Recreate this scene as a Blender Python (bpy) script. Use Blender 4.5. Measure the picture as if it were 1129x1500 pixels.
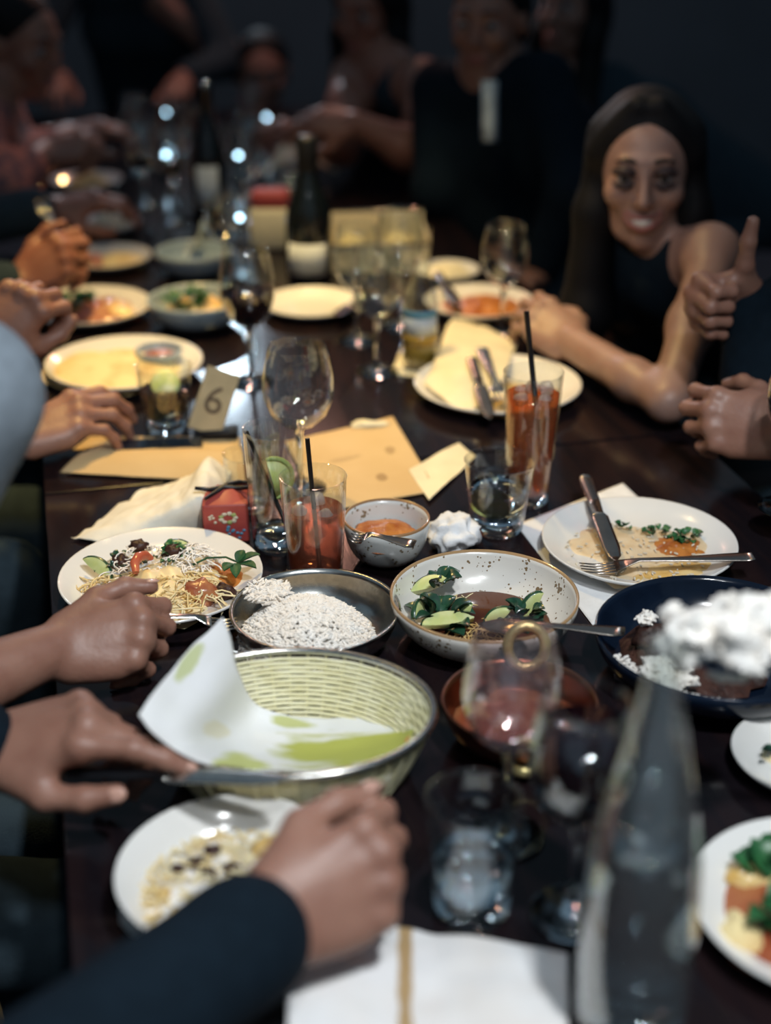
import bpy, math, random
import numpy as np
from mathutils import Vector, Matrix, noise

random.seed(7)
for _o in list(bpy.data.objects):
    bpy.data.objects.remove(_o, do_unlink=True)
S = bpy.context.scene
COL = S.collection

# ------------------------------------------------------------------ camera
CAM_Z, TZ, PITCH, FPX = 1.55, 0.75, math.radians(26.0), 50.0 / 36.0 * 1500
cam_d = bpy.data.cameras.new('camera')
cam = bpy.data.objects.new('camera', cam_d)
COL.objects.link(cam)
cam.location = (0, 0, CAM_Z)
cam.rotation_euler = (math.pi / 2 - PITCH, 0, 0)
cam_d.sensor_fit = 'VERTICAL'
cam_d.sensor_height = 36.0
cam_d.lens = 50.0
cam_d.clip_start = 0.05
cam_d.dof.use_dof = True
cam_d.dof.focus_distance = 1.58
cam_d.dof.aperture_fstop = 1.8
S.camera = cam

# ------------------------------------------------------------------ world, lamps, exposure
w = bpy.data.worlds.new('dim_room_air')
S.world = w
w.use_nodes = True
w.node_tree.nodes['Background'].inputs[0].default_value = (0.52, 0.77, 1.0, 1)
w.node_tree.nodes['Background'].inputs[1].default_value = 0.17
S.view_settings.view_transform = 'Standard'
S.view_settings.look = 'None'
S.view_settings.gamma = 1.0
S.view_settings.use_curve_mapping = False
S.view_settings.exposure = 0.0
S.cycles.use_denoising = True
S.cycles.max_bounces = 12
S.cycles.transparent_max_bounces = 32
S.cycles.transmission_bounces = 10
S.cycles.caustics_reflective = False
S.cycles.caustics_refractive = False
S.cycles.sample_clamp_indirect = 60.0


def lamp(name, loc, aim, watts, color, radius, cone=None, blend=0.6):
    d = bpy.data.lights.new(name, 'SPOT' if cone else 'POINT')
    d.energy = watts
    d.color = color
    d.shadow_soft_size = radius
    if cone:
        d.spot_size = math.radians(cone)
        d.spot_blend = blend
    o = bpy.data.objects.new(name, d)
    COL.objects.link(o)
    o.location = loc
    if cone:
        o.rotation_euler = (Vector(aim) - Vector(loc)).to_track_quat('-Z', 'Y').to_euler()
    return o


lamp('cool_downlight', (0.45, 0.30, 2.55), (0.05, 1.18, 0.75), 112, (0.93, 0.97, 1.0), 0.07, 52, 0.7)
lamp('cool_downlight', (0.10, 0.05, 2.35), (0.10, 1.10, 0.75), 26, (0.93, 0.97, 1.0), 0.06, 80, 0.8)
lamp('warm_downlight', (-0.45, 2.45, 2.35), (-0.28, 2.1, 0.75), 104, (1.0, 0.66, 0.22), 0.05, 60, 0.8)
lamp('warm_downlight', (-0.05, 2.55, 2.40), (0.02, 2.18, 0.75), 54, (1.0, 0.72, 0.34), 0.05, 46, 0.9)
lamp('warm_downlight', (-0.12, 2.35, 2.30), (-0.06, 2.88, 0.75), 52, (1.0, 0.74, 0.36), 0.05, 34, 0.9)
lamp('far_cool_lamp', (-0.75, 6.3, 2.2), (-0.5, 3.0, 0.75), 60, (0.70, 0.86, 1.0), 0.06, 60, 0.8)
lamp('red_lamp', (-0.25, 4.6, 2.2), None, 24, (1.0, 0.46, 0.32), 0.06)
lamp('dim_lamp', (-0.5, 1.2, 2.3), (0.42, 2.36, 1.05), 26, (1.0, 0.88, 0.85), 0.08, 24, 0.9)

# ------------------------------------------------------------------ pixel helpers: where a sight line meets a height / a depth
CP, SP = math.cos(PITCH), math.sin(PITCH)


def pd(px, py, depth):
    r, u = (px - 564.5) / FPX, (750 - py) / FPX
    return Vector((r * depth, depth * (CP + u * SP), CAM_Z + depth * (-SP + u * CP)))


def pz(px, py, z=TZ):
    r, u = (px - 564.5) / FPX, (750 - py) / FPX
    t = (z - CAM_Z) / (-SP + u * CP)
    return Vector((r * t, t * (CP + u * SP), z))


# ------------------------------------------------------------------ materials
def _n(nt, kind, **kw):
    n = nt.nodes.new(kind)
    for k, v in kw.items():
        setattr(n, k, v)
    return n


def M(name, col, rough=0.5, metal=0.0, col2=None, scale=20.0, thr=(0.4, 0.6), bump=0.0, bscale=60.0, sss=0.0,
      coat=0.0, spec=0.5, sheen=0.0, stretch=None, alpha=None):
    m = bpy.data.materials.new(name)
    m.use_nodes = True
    nt = m.node_tree
    b = nt.nodes['Principled BSDF']
    b.inputs['Roughness'].default_value = rough
    b.inputs['Metallic'].default_value = metal
    b.inputs['Coat Weight'].default_value = coat
    b.inputs['Coat Roughness'].default_value = 0.08
    b.inputs['Specular IOR Level'].default_value = spec
    b.inputs['Sheen Weight'].default_value = sheen
    if sss:
        b.inputs['Subsurface Weight'].default_value = sss
        b.inputs['Subsurface Radius'].default_value = (1.0, 0.35, 0.2)
        b.inputs['Subsurface Scale'].default_value = 0.008
    tc = _n(nt, 'ShaderNodeTexCoord')
    vec = tc.outputs['Object']
    if stretch:
        mp = _n(nt, 'ShaderNodeMapping')
        mp.inputs['Scale'].default_value = stretch
        nt.links.new(vec, mp.inputs['Vector'])
        vec = mp.outputs['Vector']
    c2 = col2 or tuple(min(1, c * 0.86) for c in col)
    nz = _n(nt, 'ShaderNodeTexNoise')
    nz.inputs['Scale'].default_value = scale
    nz.inputs['Detail'].default_value = 5
    nt.links.new(vec, nz.inputs['Vector'])
    rp = _n(nt, 'ShaderNodeValToRGB')
    rp.color_ramp.elements[0].position = thr[0]
    rp.color_ramp.elements[1].position = thr[1]
    rp.color_ramp.elements[0].color = (*col, 1)
    rp.color_ramp.elements[1].color = (*c2, 1)
    nt.links.new(nz.outputs['Fac'], rp.inputs['Fac'])
    nt.links.new(rp.outputs['Color'], b.inputs['Base Color'])
    if bump:
        bz = _n(nt, 'ShaderNodeTexNoise')
        bz.inputs['Scale'].default_value = bscale
        bz.inputs['Detail'].default_value = 6
        nt.links.new(vec, bz.inputs['Vector'])
        bp = _n(nt, 'ShaderNodeBump')
        bp.inputs['Strength'].default_value = bump
        bp.inputs['Distance'].default_value = 0.002
        nt.links.new(bz.outputs['Fac'], bp.inputs['Height'])
        nt.links.new(bp.outputs['Normal'], b.inputs['Normal'])
    return m


def thin_glass(name, tint=(0.96, 0.98, 0.98), base=0.07, rough=0.015, pale_mix=0.0):
    m = bpy.data.materials.new(name)
    m.use_nodes = True
    nt = m.node_tree
    nt.nodes.remove(nt.nodes['Principled BSDF'])
    out = nt.nodes['Material Output']
    lw = _n(nt, 'ShaderNodeLayerWeight')
    lw.inputs['Blend'].default_value = 0.5
    pw = _n(nt, 'ShaderNodeMath', operation='POWER')
    pw.inputs[1].default_value = 4.0
    nt.links.new(lw.outputs['Facing'], pw.inputs[0])
    ma = _n(nt, 'ShaderNodeMath', operation='MULTIPLY_ADD')
    ma.inputs[1].default_value = 0.9
    ma.inputs[2].default_value = base
    nt.links.new(pw.outputs[0], ma.inputs[0])
    tr = _n(nt, 'ShaderNodeBsdfTransparent')
    tr.inputs[0].default_value = (*tint, 1)
    gl = _n(nt, 'ShaderNodeBsdfGlossy')
    gl.inputs['Color'].default_value = (1, 1, 1, 1)
    gl.inputs['Roughness'].default_value = rough
    mx = _n(nt, 'ShaderNodeMixShader')
    nt.links.new(ma.outputs[0], mx.inputs[0])
    nt.links.new(tr.outputs[0], mx.inputs[1])
    nt.links.new(gl.outputs[0], mx.inputs[2])
    res = mx.outputs[0]
    if pale_mix:  # a little pale diffuse mixed over the glass
        df = _n(nt, 'ShaderNodeBsdfDiffuse')
        df.inputs[0].default_value = (0.8, 0.82, 0.82, 1)
        m2 = _n(nt, 'ShaderNodeMixShader')
        m2.inputs[0].default_value = pale_mix
        nt.links.new(res, m2.inputs[1])
        nt.links.new(df.outputs[0], m2.inputs[2])
        res = m2.outputs[0]
    nt.links.new(res, out.inputs['Surface'])
    return m


def solid_glass(name, col=(0.97, 0.99, 1.0), ior=1.45, rough=0.0):
    m = bpy.data.materials.new(name)
    m.use_nodes = True
    nt = m.node_tree
    nt.nodes.remove(nt.nodes['Principled BSDF'])
    g = _n(nt, 'ShaderNodeBsdfGlass')
    g.inputs['Color'].default_value = (*col, 1)
    g.inputs['IOR'].default_value = ior
    g.inputs['Roughness'].default_value = rough
    nt.links.new(g.outputs[0], nt.nodes['Material Output'].inputs['Surface'])
    return m


def murky(name, tcol, dcol, fac):
    """a see-through tinted drink: part straight through, part scattered back"""
    m = bpy.data.materials.new(name)
    m.use_nodes = True
    nt = m.node_tree
    nt.nodes.remove(nt.nodes['Principled BSDF'])
    tr = _n(nt, 'ShaderNodeBsdfTransparent')
    tr.inputs[0].default_value = (*tcol, 1)
    tl = _n(nt, 'ShaderNodeBsdfTranslucent')
    tl.inputs[0].default_value = (*dcol, 1)
    df = _n(nt, 'ShaderNodeBsdfDiffuse')
    df.inputs[0].default_value = (*dcol, 1)
    m1 = _n(nt, 'ShaderNodeMixShader')
    m1.inputs[0].default_value = 0.5
    nt.links.new(tl.outputs[0], m1.inputs[1])
    nt.links.new(df.outputs[0], m1.inputs[2])
    m2 = _n(nt, 'ShaderNodeMixShader')
    m2.inputs[0].default_value = fac
    nt.links.new(tr.outputs[0], m2.inputs[1])
    nt.links.new(m1.outputs[0], m2.inputs[2])
    gl = _n(nt, 'ShaderNodeBsdfGlossy')
    gl.inputs['Roughness'].default_value = 0.03
    m3 = _n(nt, 'ShaderNodeMixShader')
    m3.inputs[0].default_value = 0.04
    nt.links.new(m2.outputs[0], m3.inputs[1])
    nt.links.new(gl.outputs[0], m3.inputs[2])
    nt.links.new(m3.outputs[0], nt.nodes['Material Output'].inputs['Surface'])
    return m


def speckled(name, col, spot, scale=260.0, cut=0.12, edge=None, R=0.1):
    """glazed stoneware: pale glaze, small dark specks, a brown line where the glaze thins at the lip"""
    m = M(name, col, 0.22, col2=tuple(c * 0.93 for c in col), scale=8, coat=0.4)
    nt = m.node_tree
    b = nt.nodes['Principled BSDF']
    base = b.inputs['Base Color'].links[0].from_socket
    tc = _n(nt, 'ShaderNodeTexCoord')
    v = _n(nt, 'ShaderNodeTexVoronoi')
    v.inputs['Scale'].default_value = scale
    nt.links.new(tc.outputs['Object'], v.inputs['Vector'])
    nz = _n(nt, 'ShaderNodeTexNoise')
    nz.inputs['Scale'].default_value = scale * 0.28
    nt.links.new(tc.outputs['Object'], nz.inputs['Vector'])
    mu = _n(nt, 'ShaderNodeMath', operation='SUBTRACT')
    nt.links.new(nz.outputs['Fac'], mu.inputs[0])
    mu.inputs[1].default_value = 0.46
    lt = _n(nt, 'ShaderNodeMath', operation='LESS_THAN')
    nt.links.new(v.outputs['Distance'], lt.inputs[0])
    ml = _n(nt, 'ShaderNodeMath', operation='MULTIPLY')
    ml.inputs[1].default_value = cut * 22
    nt.links.new(mu.outputs[0], ml.inputs[0])
    nt.links.new(ml.outputs[0], lt.inputs[1])
    mx = _n(nt, 'ShaderNodeMix', data_type='RGBA')
    nt.links.new(lt.outputs[0], mx.inputs['Factor'])
    nt.links.new(base, mx.inputs['A'])
    mx.inputs['B'].default_value = (*spot, 1)
    res = mx.outputs['Result']
    if edge:
        sx = _n(nt, 'ShaderNodeSeparateXYZ')
        nt.links.new(tc.outputs['Object'], sx.inputs[0])
        gt = _n(nt, 'ShaderNodeMath', operation='GREATER_THAN')
        gt.inputs[1].default_value = R
        nt.links.new(sx.outputs[2], gt.inputs[0])
        m2 = _n(nt, 'ShaderNodeMix', data_type='RGBA')
        nt.links.new(gt.outputs[0], m2.inputs['Factor'])
        nt.links.new(res, m2.inputs['A'])
        m2.inputs['B'].default_value = (*edge, 1)
        res = m2.outputs['Result']
    nt.links.new(res, b.inputs['Base Color'])
    return m


def stained(name, col, stains, col2=None, rough=0.75):
    """cloth or paper with stains that have their own shape: (u, v, ru, rv, colour), in the sheet's own UV"""
    m = M(name, col, rough, col2=col2, scale=9, bump=0.25, bscale=900)
    nt = m.node_tree
    b = nt.nodes['Principled BSDF']
    res = b.inputs['Base Color'].links[0].from_socket
    uv = _n(nt, 'ShaderNodeTexCoord').outputs['UV']
    nz = _n(nt, 'ShaderNodeTexNoise')
    nz.inputs['Scale'].default_value = 7
    nz.inputs['Detail'].default_value = 4
    nt.links.new(uv, nz.inputs['Vector'])
    for (u, v, ru, rv, c) in stains:
        s = _n(nt, 'ShaderNodeVectorMath', operation='SUBTRACT')
        nt.links.new(uv, s.inputs[0])
        s.inputs[1].default_value = (u, v, 0)
        d = _n(nt, 'ShaderNodeVectorMath', operation='DIVIDE')
        nt.links.new(s.outputs[0], d.inputs[0])
        d.inputs[1].default_value = (ru, rv, 1)
        ln = _n(nt, 'ShaderNodeVectorMath', operation='LENGTH')
        nt.links.new(d.outputs[0], ln.inputs[0])
        ad = _n(nt, 'ShaderNodeMath', operation='MULTIPLY_ADD')
        nt.links.new(nz.outputs['Fac'], ad.inputs[0])
        ad.inputs[1].default_value = 1.3
        nt.links.new(ln.outputs['Value'], ad.inputs[2])
        mr = _n(nt, 'ShaderNodeMapRange')
        mr.inputs['From Min'].default_value = 1.72
        mr.inputs['From Max'].default_value = 1.35
        nt.links.new(ad.outputs[0], mr.inputs['Value'])
        mx = _n(nt, 'ShaderNodeMix', data_type='RGBA')
        nt.links.new(mr.outputs[0], mx.inputs['Factor'])
        nt.links.new(res, mx.inputs['A'])
        mx.inputs['B'].default_value = (*c, 1)
        res = mx.outputs['Result']
    nt.links.new(res, b.inputs['Base Color'])
    return m


def emit(name, col, strength):
    m = bpy.data.materials.new(name)
    m.use_nodes = True
    b = m.node_tree.nodes['Principled BSDF']
    b.inputs['Base Color'].default_value = (*col, 1)
    b.inputs['Emission Color'].default_value = (*col, 1)
    b.inputs['Emission Strength'].default_value = strength
    return m


MT = dict(
    coolglint=emit('cool_glint_glow', (0.55, 0.80, 1.0), 14.0),  # glow of the added glint points down the far table
    warmglint=emit('warm_glint_glow', (1.0, 0.66, 0.28), 11.0),
    wood=M('dark_table_wood', (0.014, 0.008, 0.009), 0.13, col2=(0.008, 0.006, 0.008), scale=6, stretch=(9, 0.6, 9), bump=0.04, bscale=30, spec=0.25),
    floor=M('dark_floor', (0.07, 0.08, 0.10), 0.6, scale=3),
    wall=M('navy_wall', (0.07, 0.12, 0.155), 0.9, scale=2),
    bench=M('bench_wood', (0.012, 0.012, 0.014), 0.8, scale=5),
    white=M('white_porcelain', (0.82, 0.81, 0.78), 0.18, col2=(0.78, 0.77, 0.74), scale=7, coat=0.35),
    bluegrey=M('blue_grey_glaze', (0.36, 0.46, 0.54), 0.25, scale=6, coat=0.3),
    darkblue=M('dark_blue_glaze', (0.007, 0.014, 0.030), 0.16, col2=(0.004, 0.008, 0.018), scale=14, coat=0.15, spec=0.3),
    steel=M('brushed_steel', (0.62, 0.61, 0.57), 0.22, 1.0, scale=120, bump=0.05, bscale=300),
    oldsteel=M('worn_steel', (0.45, 0.39, 0.34), 0.24, 1.0, scale=60, bump=0.08, bscale=200),
    copper=M('dull_copper', (0.32, 0.13, 0.08), 0.3, 1.0, scale=25),
    brass=M('hammered_brass', (0.78, 0.66, 0.30), 0.35, 0.75, scale=60, bump=0.6, bscale=260),
    glass=thin_glass('thin_clear_glass'),
    thick=solid_glass('thick_glass_base'),
    water=solid_glass('still_water', (0.95, 0.98, 1.0), 1.33),
    rose=thin_glass('rose_tinted_glass', (0.95, 0.88, 0.89), 0.15, pale_mix=0.02),
    carafe=thin_glass('thick_carafe_glass', (0.95, 0.97, 0.96), 0.12, pale_mix=0.03),
    tea=murky('iced_tea', (0.74, 0.42, 0.32), (0.50, 0.23, 0.16), 0.40),
    tallt=murky('amber_tea', (0.84, 0.40, 0.17), (0.74, 0.30, 0.12), 0.26),
    teadark=murky('iced_tea_dregs', (0.35, 0.10, 0.06), (0.28, 0.07, 0.05), 0.5),
    ice=murky('ice', (0.92, 0.90, 0.88), (0.85, 0.80, 0.76), 0.40),
    wine=M('red_wine', (0.010, 0.002, 0.004), 0.04, coat=0.5),
    bottle=M('black_bottle_glass', (0.006, 0.009, 0.011), 0.07, coat=0.6),
    label=M('pale_label', (0.62, 0.68, 0.72), 0.7, scale=30),
    blacklabel=M('straw_black', (0.008, 0.008, 0.010), 0.35),
    wicker=M('cream_wicker', (0.90, 0.86, 0.60), 0.5, col2=(0.82, 0.77, 0.48), scale=40, bump=0.2, bscale=300),
    rice=M('white_rice', (0.96, 0.93, 0.88), 0.5, col2=(0.95, 0.89, 0.81), scale=60),
    ricepink=M('buttered_rice', (0.84, 0.72, 0.60), 0.5, col2=(0.80, 0.66, 0.50), scale=40, sss=0.1),
    noodle=M('pale_noodles', (0.80, 0.60, 0.28), 0.4, col2=(0.84, 0.72, 0.46), scale=30, sss=0.1),
    curry=M('orange_curry', (0.34, 0.095, 0.018), 0.35, col2=(0.50, 0.19, 0.04), scale=45, bump=1.0, bscale=120, spec=0.3),
    redcurry=M('red_curry', (0.30, 0.07, 0.03), 0.25, col2=(0.42, 0.15, 0.06), scale=30, bump=0.5, bscale=80, coat=0.3),
    broth=M('brown_broth', (0.050, 0.014, 0.006), 0.06, col2=(0.11, 0.034, 0.012), scale=18, spec=0.15),
    meat=M('dark_braised_meat', (0.030, 0.013, 0.010), 0.4, col2=(0.065, 0.028, 0.02), scale=60, bump=1.0, bscale=120, spec=0.3),
    redmeat=M('glazed_red_meat', (0.30, 0.07, 0.035), 0.3, col2=(0.46, 0.18, 0.07), scale=40, bump=0.6, bscale=100, coat=0.4),
    sauce=M('golden_sauce', (0.68, 0.42, 0.12), 0.3, col2=(0.78, 0.58, 0.26), scale=35, bump=0.5, bscale=80, coat=0.3),
    saucelight=M('pale_sauce_smear', (0.76, 0.62, 0.42), 0.35, col2=(0.72, 0.54, 0.32), scale=50, bump=0.3, bscale=90),
    mint=M('mint_leaf_green', (0.018, 0.075, 0.030), 0.5, col2=(0.03, 0.11, 0.04), scale=80, bump=0.5, bscale=200, spec=0.3),
    herb=M('green_herbs', (0.020, 0.10, 0.035), 0.4, col2=(0.035, 0.16, 0.05), scale=60),
    darkherb=M('dark_wilted_greens', (0.012, 0.045, 0.028), 0.3, col2=(0.02, 0.08, 0.04), scale=50, coat=0.3),
    cuke=M('cucumber_flesh', (0.56, 0.62, 0.24), 0.35, col2=(0.68, 0.72, 0.38), scale=40, sss=0.1, coat=0.3),
    cukeskin=M('cucumber_skin', (0.02, 0.07, 0.03), 0.3, coat=0.3),
    tomato=M('tomato_red', (0.50, 0.09, 0.04), 0.25, col2=(0.60, 0.16, 0.08), scale=30, coat=0.4),
    lime=M('lime_flesh', (0.66, 0.72, 0.22), 0.35, col2=(0.74, 0.76, 0.36), scale=60, sss=0.15),
    limeskin=M('lime_rind', (0.42, 0.52, 0.16), 0.35),
    naan=M('baked_flatbread', (0.86, 0.70, 0.36), 0.7, col2=(0.66, 0.42, 0.16), scale=24, thr=(0.5, 0.75), bump=0.6, bscale=50),
    brownpaper=M('brown_paper', (0.56, 0.39, 0.19), 0.8, col2=(0.60, 0.43, 0.22), scale=12, bump=0.1, bscale=400),
    whitenapkin=M('off_white_paper', (0.86, 0.82, 0.70), 0.8, scale=12, bump=0.15, bscale=300),
    yellownapkin=M('cream_paper', (0.80, 0.73, 0.52), 0.8, scale=12, bump=0.15, bscale=300),
    tissue=M('white_tissue', (0.84, 0.85, 0.86), 0.85, scale=20, bump=0.3, bscale=220),
    card=M('grey_brown_card', (0.50, 0.41, 0.24), 0.8, scale=30),
    ink=M('dark_ink', (0.12, 0.085, 0.05), 0.7),
    redtin=M('red_paper_box', (0.42, 0.075, 0.055), 0.5, col2=(0.36, 0.055, 0.05), scale=30),
    blue=M('blue_paint', (0.10, 0.30, 0.46), 0.5), petal=M('pale_paint', (0.74, 0.66, 0.50), 0.5), leafp=M('green_paint', (0.40, 0.46, 0.16), 0.5),
    ribbon=M('black_ribbon', (0.006, 0.006, 0.008), 0.4),
    plastic=M('black_plastic', (0.010, 0.011, 0.014), 0.4, spec=0.25),
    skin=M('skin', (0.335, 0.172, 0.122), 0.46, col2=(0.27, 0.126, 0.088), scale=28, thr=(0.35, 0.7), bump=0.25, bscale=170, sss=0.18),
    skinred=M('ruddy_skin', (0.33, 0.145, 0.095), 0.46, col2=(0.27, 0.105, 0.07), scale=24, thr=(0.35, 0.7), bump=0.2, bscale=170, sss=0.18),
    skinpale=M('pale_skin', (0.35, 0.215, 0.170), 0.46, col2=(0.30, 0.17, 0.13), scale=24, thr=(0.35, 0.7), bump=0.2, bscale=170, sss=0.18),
    nail=M('fingernail', (0.62, 0.36, 0.28), 0.25),
    navycloth=M('navy_black_cloth', (0.006, 0.013, 0.021), 0.9, scale=60, bump=0.4, bscale=500, spec=0.1),
    blackcloth=M('black_cloth', (0.032, 0.050, 0.064), 0.95, scale=50, bump=0.3, bscale=400, spec=0.1),
    greycloth=M('blue_grey_jersey', (0.20, 0.24, 0.28), 0.9, scale=60, bump=0.3, bscale=500),
    shirt=M('pale_shirt', (0.46, 0.55, 0.62), 0.8, scale=50),
    pinkcloth=M('dusty_pink_print', (0.50, 0.17, 0.12), 0.8, col2=(0.20, 0.09, 0.09), scale=26, thr=(0.45, 0.55)),
    hair=M('dark_brown_hair', (0.005, 0.005, 0.006), 0.6, scale=30, stretch=(40, 40, 4), bump=0.4, bscale=20, spec=0.2),
    eye=M('dark_eye', (0.012, 0.009, 0.009), 0.15), white_eye=M('eye_white', (0.30, 0.27, 0.26), 0.3),
    lip=M('lips', (0.38, 0.13, 0.11), 0.4), teeth=M('teeth', (0.80, 0.78, 0.72), 0.3),
    brow=M('eyebrow_hair', (0.02, 0.013, 0.012), 0.7), dark_lid=M('dark_eyelid', (0.045, 0.026, 0.026), 0.6),
    silver=M('silver', (0.75, 0.76, 0.78), 0.15, 1.0),
    redthing=M('red_paper', (0.42, 0.06, 0.06), 0.6),
    crumb=M('pale_crumbs', (0.74, 0.68, 0.56), 0.7),
    amber=M('amber_beer', (0.50, 0.30, 0.05), 0.1, coat=0.4),
)


# ------------------------------------------------------------------ mesh builder
class MB:
    def __init__(s):
        s.v, s.f, s.uv = [], [], None

    def grid(s, rows, close_u=False, close_v=False):
        o, n, m = len(s.v), len(rows), len(rows[0])
        for r in rows:
            s.v.extend([tuple(p) for p in r])
        for i in range(n if close_u else n - 1):
            for j in range(m if close_v else m - 1):
                a, b = o + i * m + j, o + i * m + (j + 1) % m
                c, d = o + ((i + 1) % n) * m + (j + 1) % m, o + ((i + 1) % n) * m + j
                s.f.append((a, b, c, d))
        return s

    def lathe(s, prof, n=40, sx=1.0, sy=1.0, ox=0.0, oy=0.0, oz=0.0):
        rows = []
        for (r, z) in prof:
            r = max(r, 1e-5)
            rows.append([(ox + sx * r * math.cos(2 * math.pi * k / n), oy + sy * r * math.sin(2 * math.pi * k / n), oz + z) for k in range(n)])
        return s.grid(rows, close_v=True)

    def tube(s, path, rad, n=6, cap=True, closed=False):
        P = [Vector(p) for p in path]
        R = rad if isinstance(rad, (list, tuple)) else [rad] * len(P)
        rows = []
        up = None
        for i, p in enumerate(P):
            t = (P[(i + 1) % len(P)] - P[i - 1]) if closed else (P[min(i + 1, len(P) - 1)] - P[max(i - 1, 0)])
            t = t.normalized() if t.length > 1e-9 else Vector((0, 0, 1))
            if up is None:
                up = Vector((0, 0, 1)) if abs(t.z) < 0.9 else Vector((1, 0, 0))
            a = t.cross(up)
            a = a.normalized() if a.length > 1e-6 else t.orthogonal().normalized()
            b = a.cross(t).normalized()
            up = b
            rows.append([p + R[i] * (a * math.cos(2 * math.pi * k / n) + b * math.sin(2 * math.pi * k / n)) for k in range(n)])
        o = len(s.v)
        s.grid(rows, close_u=closed, close_v=True)
        if cap and not closed:
            s.f.append(tuple(o + k for k in range(n)))
            s.f.append(tuple(o + (len(P) - 1) * n + n - 1 - k for k in range(n)))
        return s

    def box(s, lo, hi):
        o = len(s.v)
        x0, y0, z0 = lo
        x1, y1, z1 = hi
        s.v += [(x0, y0, z0), (x1, y0, z0), (x1, y1, z0), (x0, y1, z0), (x0, y0, z1), (x1, y0, z1), (x1, y1, z1), (x0, y1, z1)]
        s.f += [tuple(o + i for i in q) for q in ((0, 3, 2, 1), (4, 5, 6, 7), (0, 1, 5, 4), (1, 2, 6, 5), (2, 3, 7, 6), (3, 0, 4, 7))]
        return s

    def loft(s, st, m=7):
        """flat bars and spoon bowls along x: stations (x, half width, z, thickness, cup)"""
        for x, hw, z, t, cup in st:
            pass
        top, bot = [], []
        for x, hw, z, t, cup in st:
            a, b = [], []
            for j in range(m):
                q = j / (m - 1) * 2 - 1
                zt = z + cup * q * q
                a.append((x, hw * q, zt + t * 0.5 * (1 - 0.55 * q * q)))
                b.append((x, hw * q, zt - t * 0.5 * (1 - 0.55 * q * q)))
            top.append(a + b[::-1])
        o = len(s.v)
        s.grid(top, close_v=True)
        k = 2 * m
        s.f.append(tuple(o + i for i in range(k)))
        e = o + (len(st) - 1) * k
        s.f.append(tuple(e + k - 1 - i for i in range(k)))
        return s

    def blob(s, c, r, seed=0, amp=0.2, freq=1.5, nu=14, nv=9, flat=None):
        rows = []
        for i in range(nv + 1):
            th = math.pi * i / nv
            row = []
            for j in range(nu):
                ph = 2 * math.pi * j / nu
                d = Vector((math.sin(th) * math.cos(ph), math.sin(th) * math.sin(ph), math.cos(th)))
                k = 1 + amp * noise.noise(d * freq + Vector((seed * 7.3, seed * 3.1, seed)))
                z = d.z * r[2] * k
                if flat is not None and z < flat:
                    z = flat
                row.append((c[0] + d.x * r[0] * k, c[1] + d.y * r[1] * k, c[2] + z))
            rows.append(row)
        return s.grid(rows, close_v=True)

    def build(s, name, mat, parent=None, loc=None, rot=None, smooth=True, mods=()):
        me = bpy.data.meshes.new(name)
        me.from_pydata(s.v, [], s.f)
        if smooth:
            me.polygons.foreach_set('use_smooth', [True] * len(me.polygons))
        if s.uv:
            ul = me.uv_layers.new(name='UVMap')
            for L in me.loops:
                ul.data[L.index].uv = s.uv[L.vertex_index]
        me.materials.append(MT[mat] if isinstance(mat, str) else mat)
        me.update()
        o = bpy.data.objects.new(name, me)
        COL.objects.link(o)
        if parent:
            o.parent = parent
        if loc is not None:
            o.location = loc
        if rot is not None:
            o.rotation_euler = rot
        for kind, kw in mods:
            md = o.modifiers.new(kind.lower(), kind)
            for k, v in kw.items():
                setattr(md, k, v)
        return o


def fix_normals(o):
    import bmesh
    bm = bmesh.new()
    bm.from_mesh(o.data)
    bmesh.ops.remove_doubles(bm, verts=bm.verts, dist=1e-5)
    bmesh.ops.recalc_face_normals(bm, faces=bm.faces)
    bm.to_mesh(o.data)
    bm.free()
    o.data.polygons.foreach_set('use_smooth', [True] * len(o.data.polygons))
    return o


def tag(o, label, cat, group=None, kind=None):
    o['label'] = label
    o['category'] = cat
    if group:
        o['group'] = group
    if kind:
        o['kind'] = kind
    return o


def thing(name, label, cat, loc=(0, 0, 0), rot=(0, 0, 0), group=None):
    o = bpy.data.objects.new(name, None)
    COL.objects.link(o)
    o.empty_display_size = 0.02
    o.location = loc
    o.rotation_euler = rot
    return tag(o, label, cat, group)


def copy_tree(o, parent=None):
    c = o.copy()
    COL.objects.link(c)
    c.parent = parent
    for ch in o.children:
        copy_tree(ch, c)
    return c


def struct(o):
    o['kind'] = 'structure'
    return o


SUB = lambda n: ('SUBSURF', dict(levels=n, render_levels=n))
SOLID = lambda t: ('SOLIDIFY', dict(thickness=t, offset=0))
BEVEL = lambda wd, n=2: ('BEVEL', dict(width=wd, segments=n, limit_method='ANGLE'))

# ================================================================== structure
struct(MB().box((-3.2, -1.2, -0.05), (3.0, 7.0, 0.0)).build('floor', 'floor', smooth=False))
struct(MB().box((-3.2, 7.0, 0.0), (3.0, 7.12, 2.8)).build('wall_back', 'wall', smooth=False))
struct(MB().box((-3.32, -1.2, 0.0), (-3.2, 7.12, 2.8)).build('wall_left', 'wall', smooth=False))
struct(MB().box((3.0, -1.2, 0.0), (3.12, 7.12, 2.8)).build('wall_right', 'wall', smooth=False))

# ================================================================== tables, pushed end to end, running off to the far left
TU = Vector((-0.24, 1.0, 0)).normalized()
TV = Vector((TU.y, -TU.x, 0))
TP0 = Vector((-0.40, 1.49, 0))
TANG = math.atan2(TU.y, TU.x) - math.pi / 2


def tp(s, wd, z=TZ):
    p = TP0 + TU * s + TV * wd
    return Vector((p.x, p.y, z))


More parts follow.
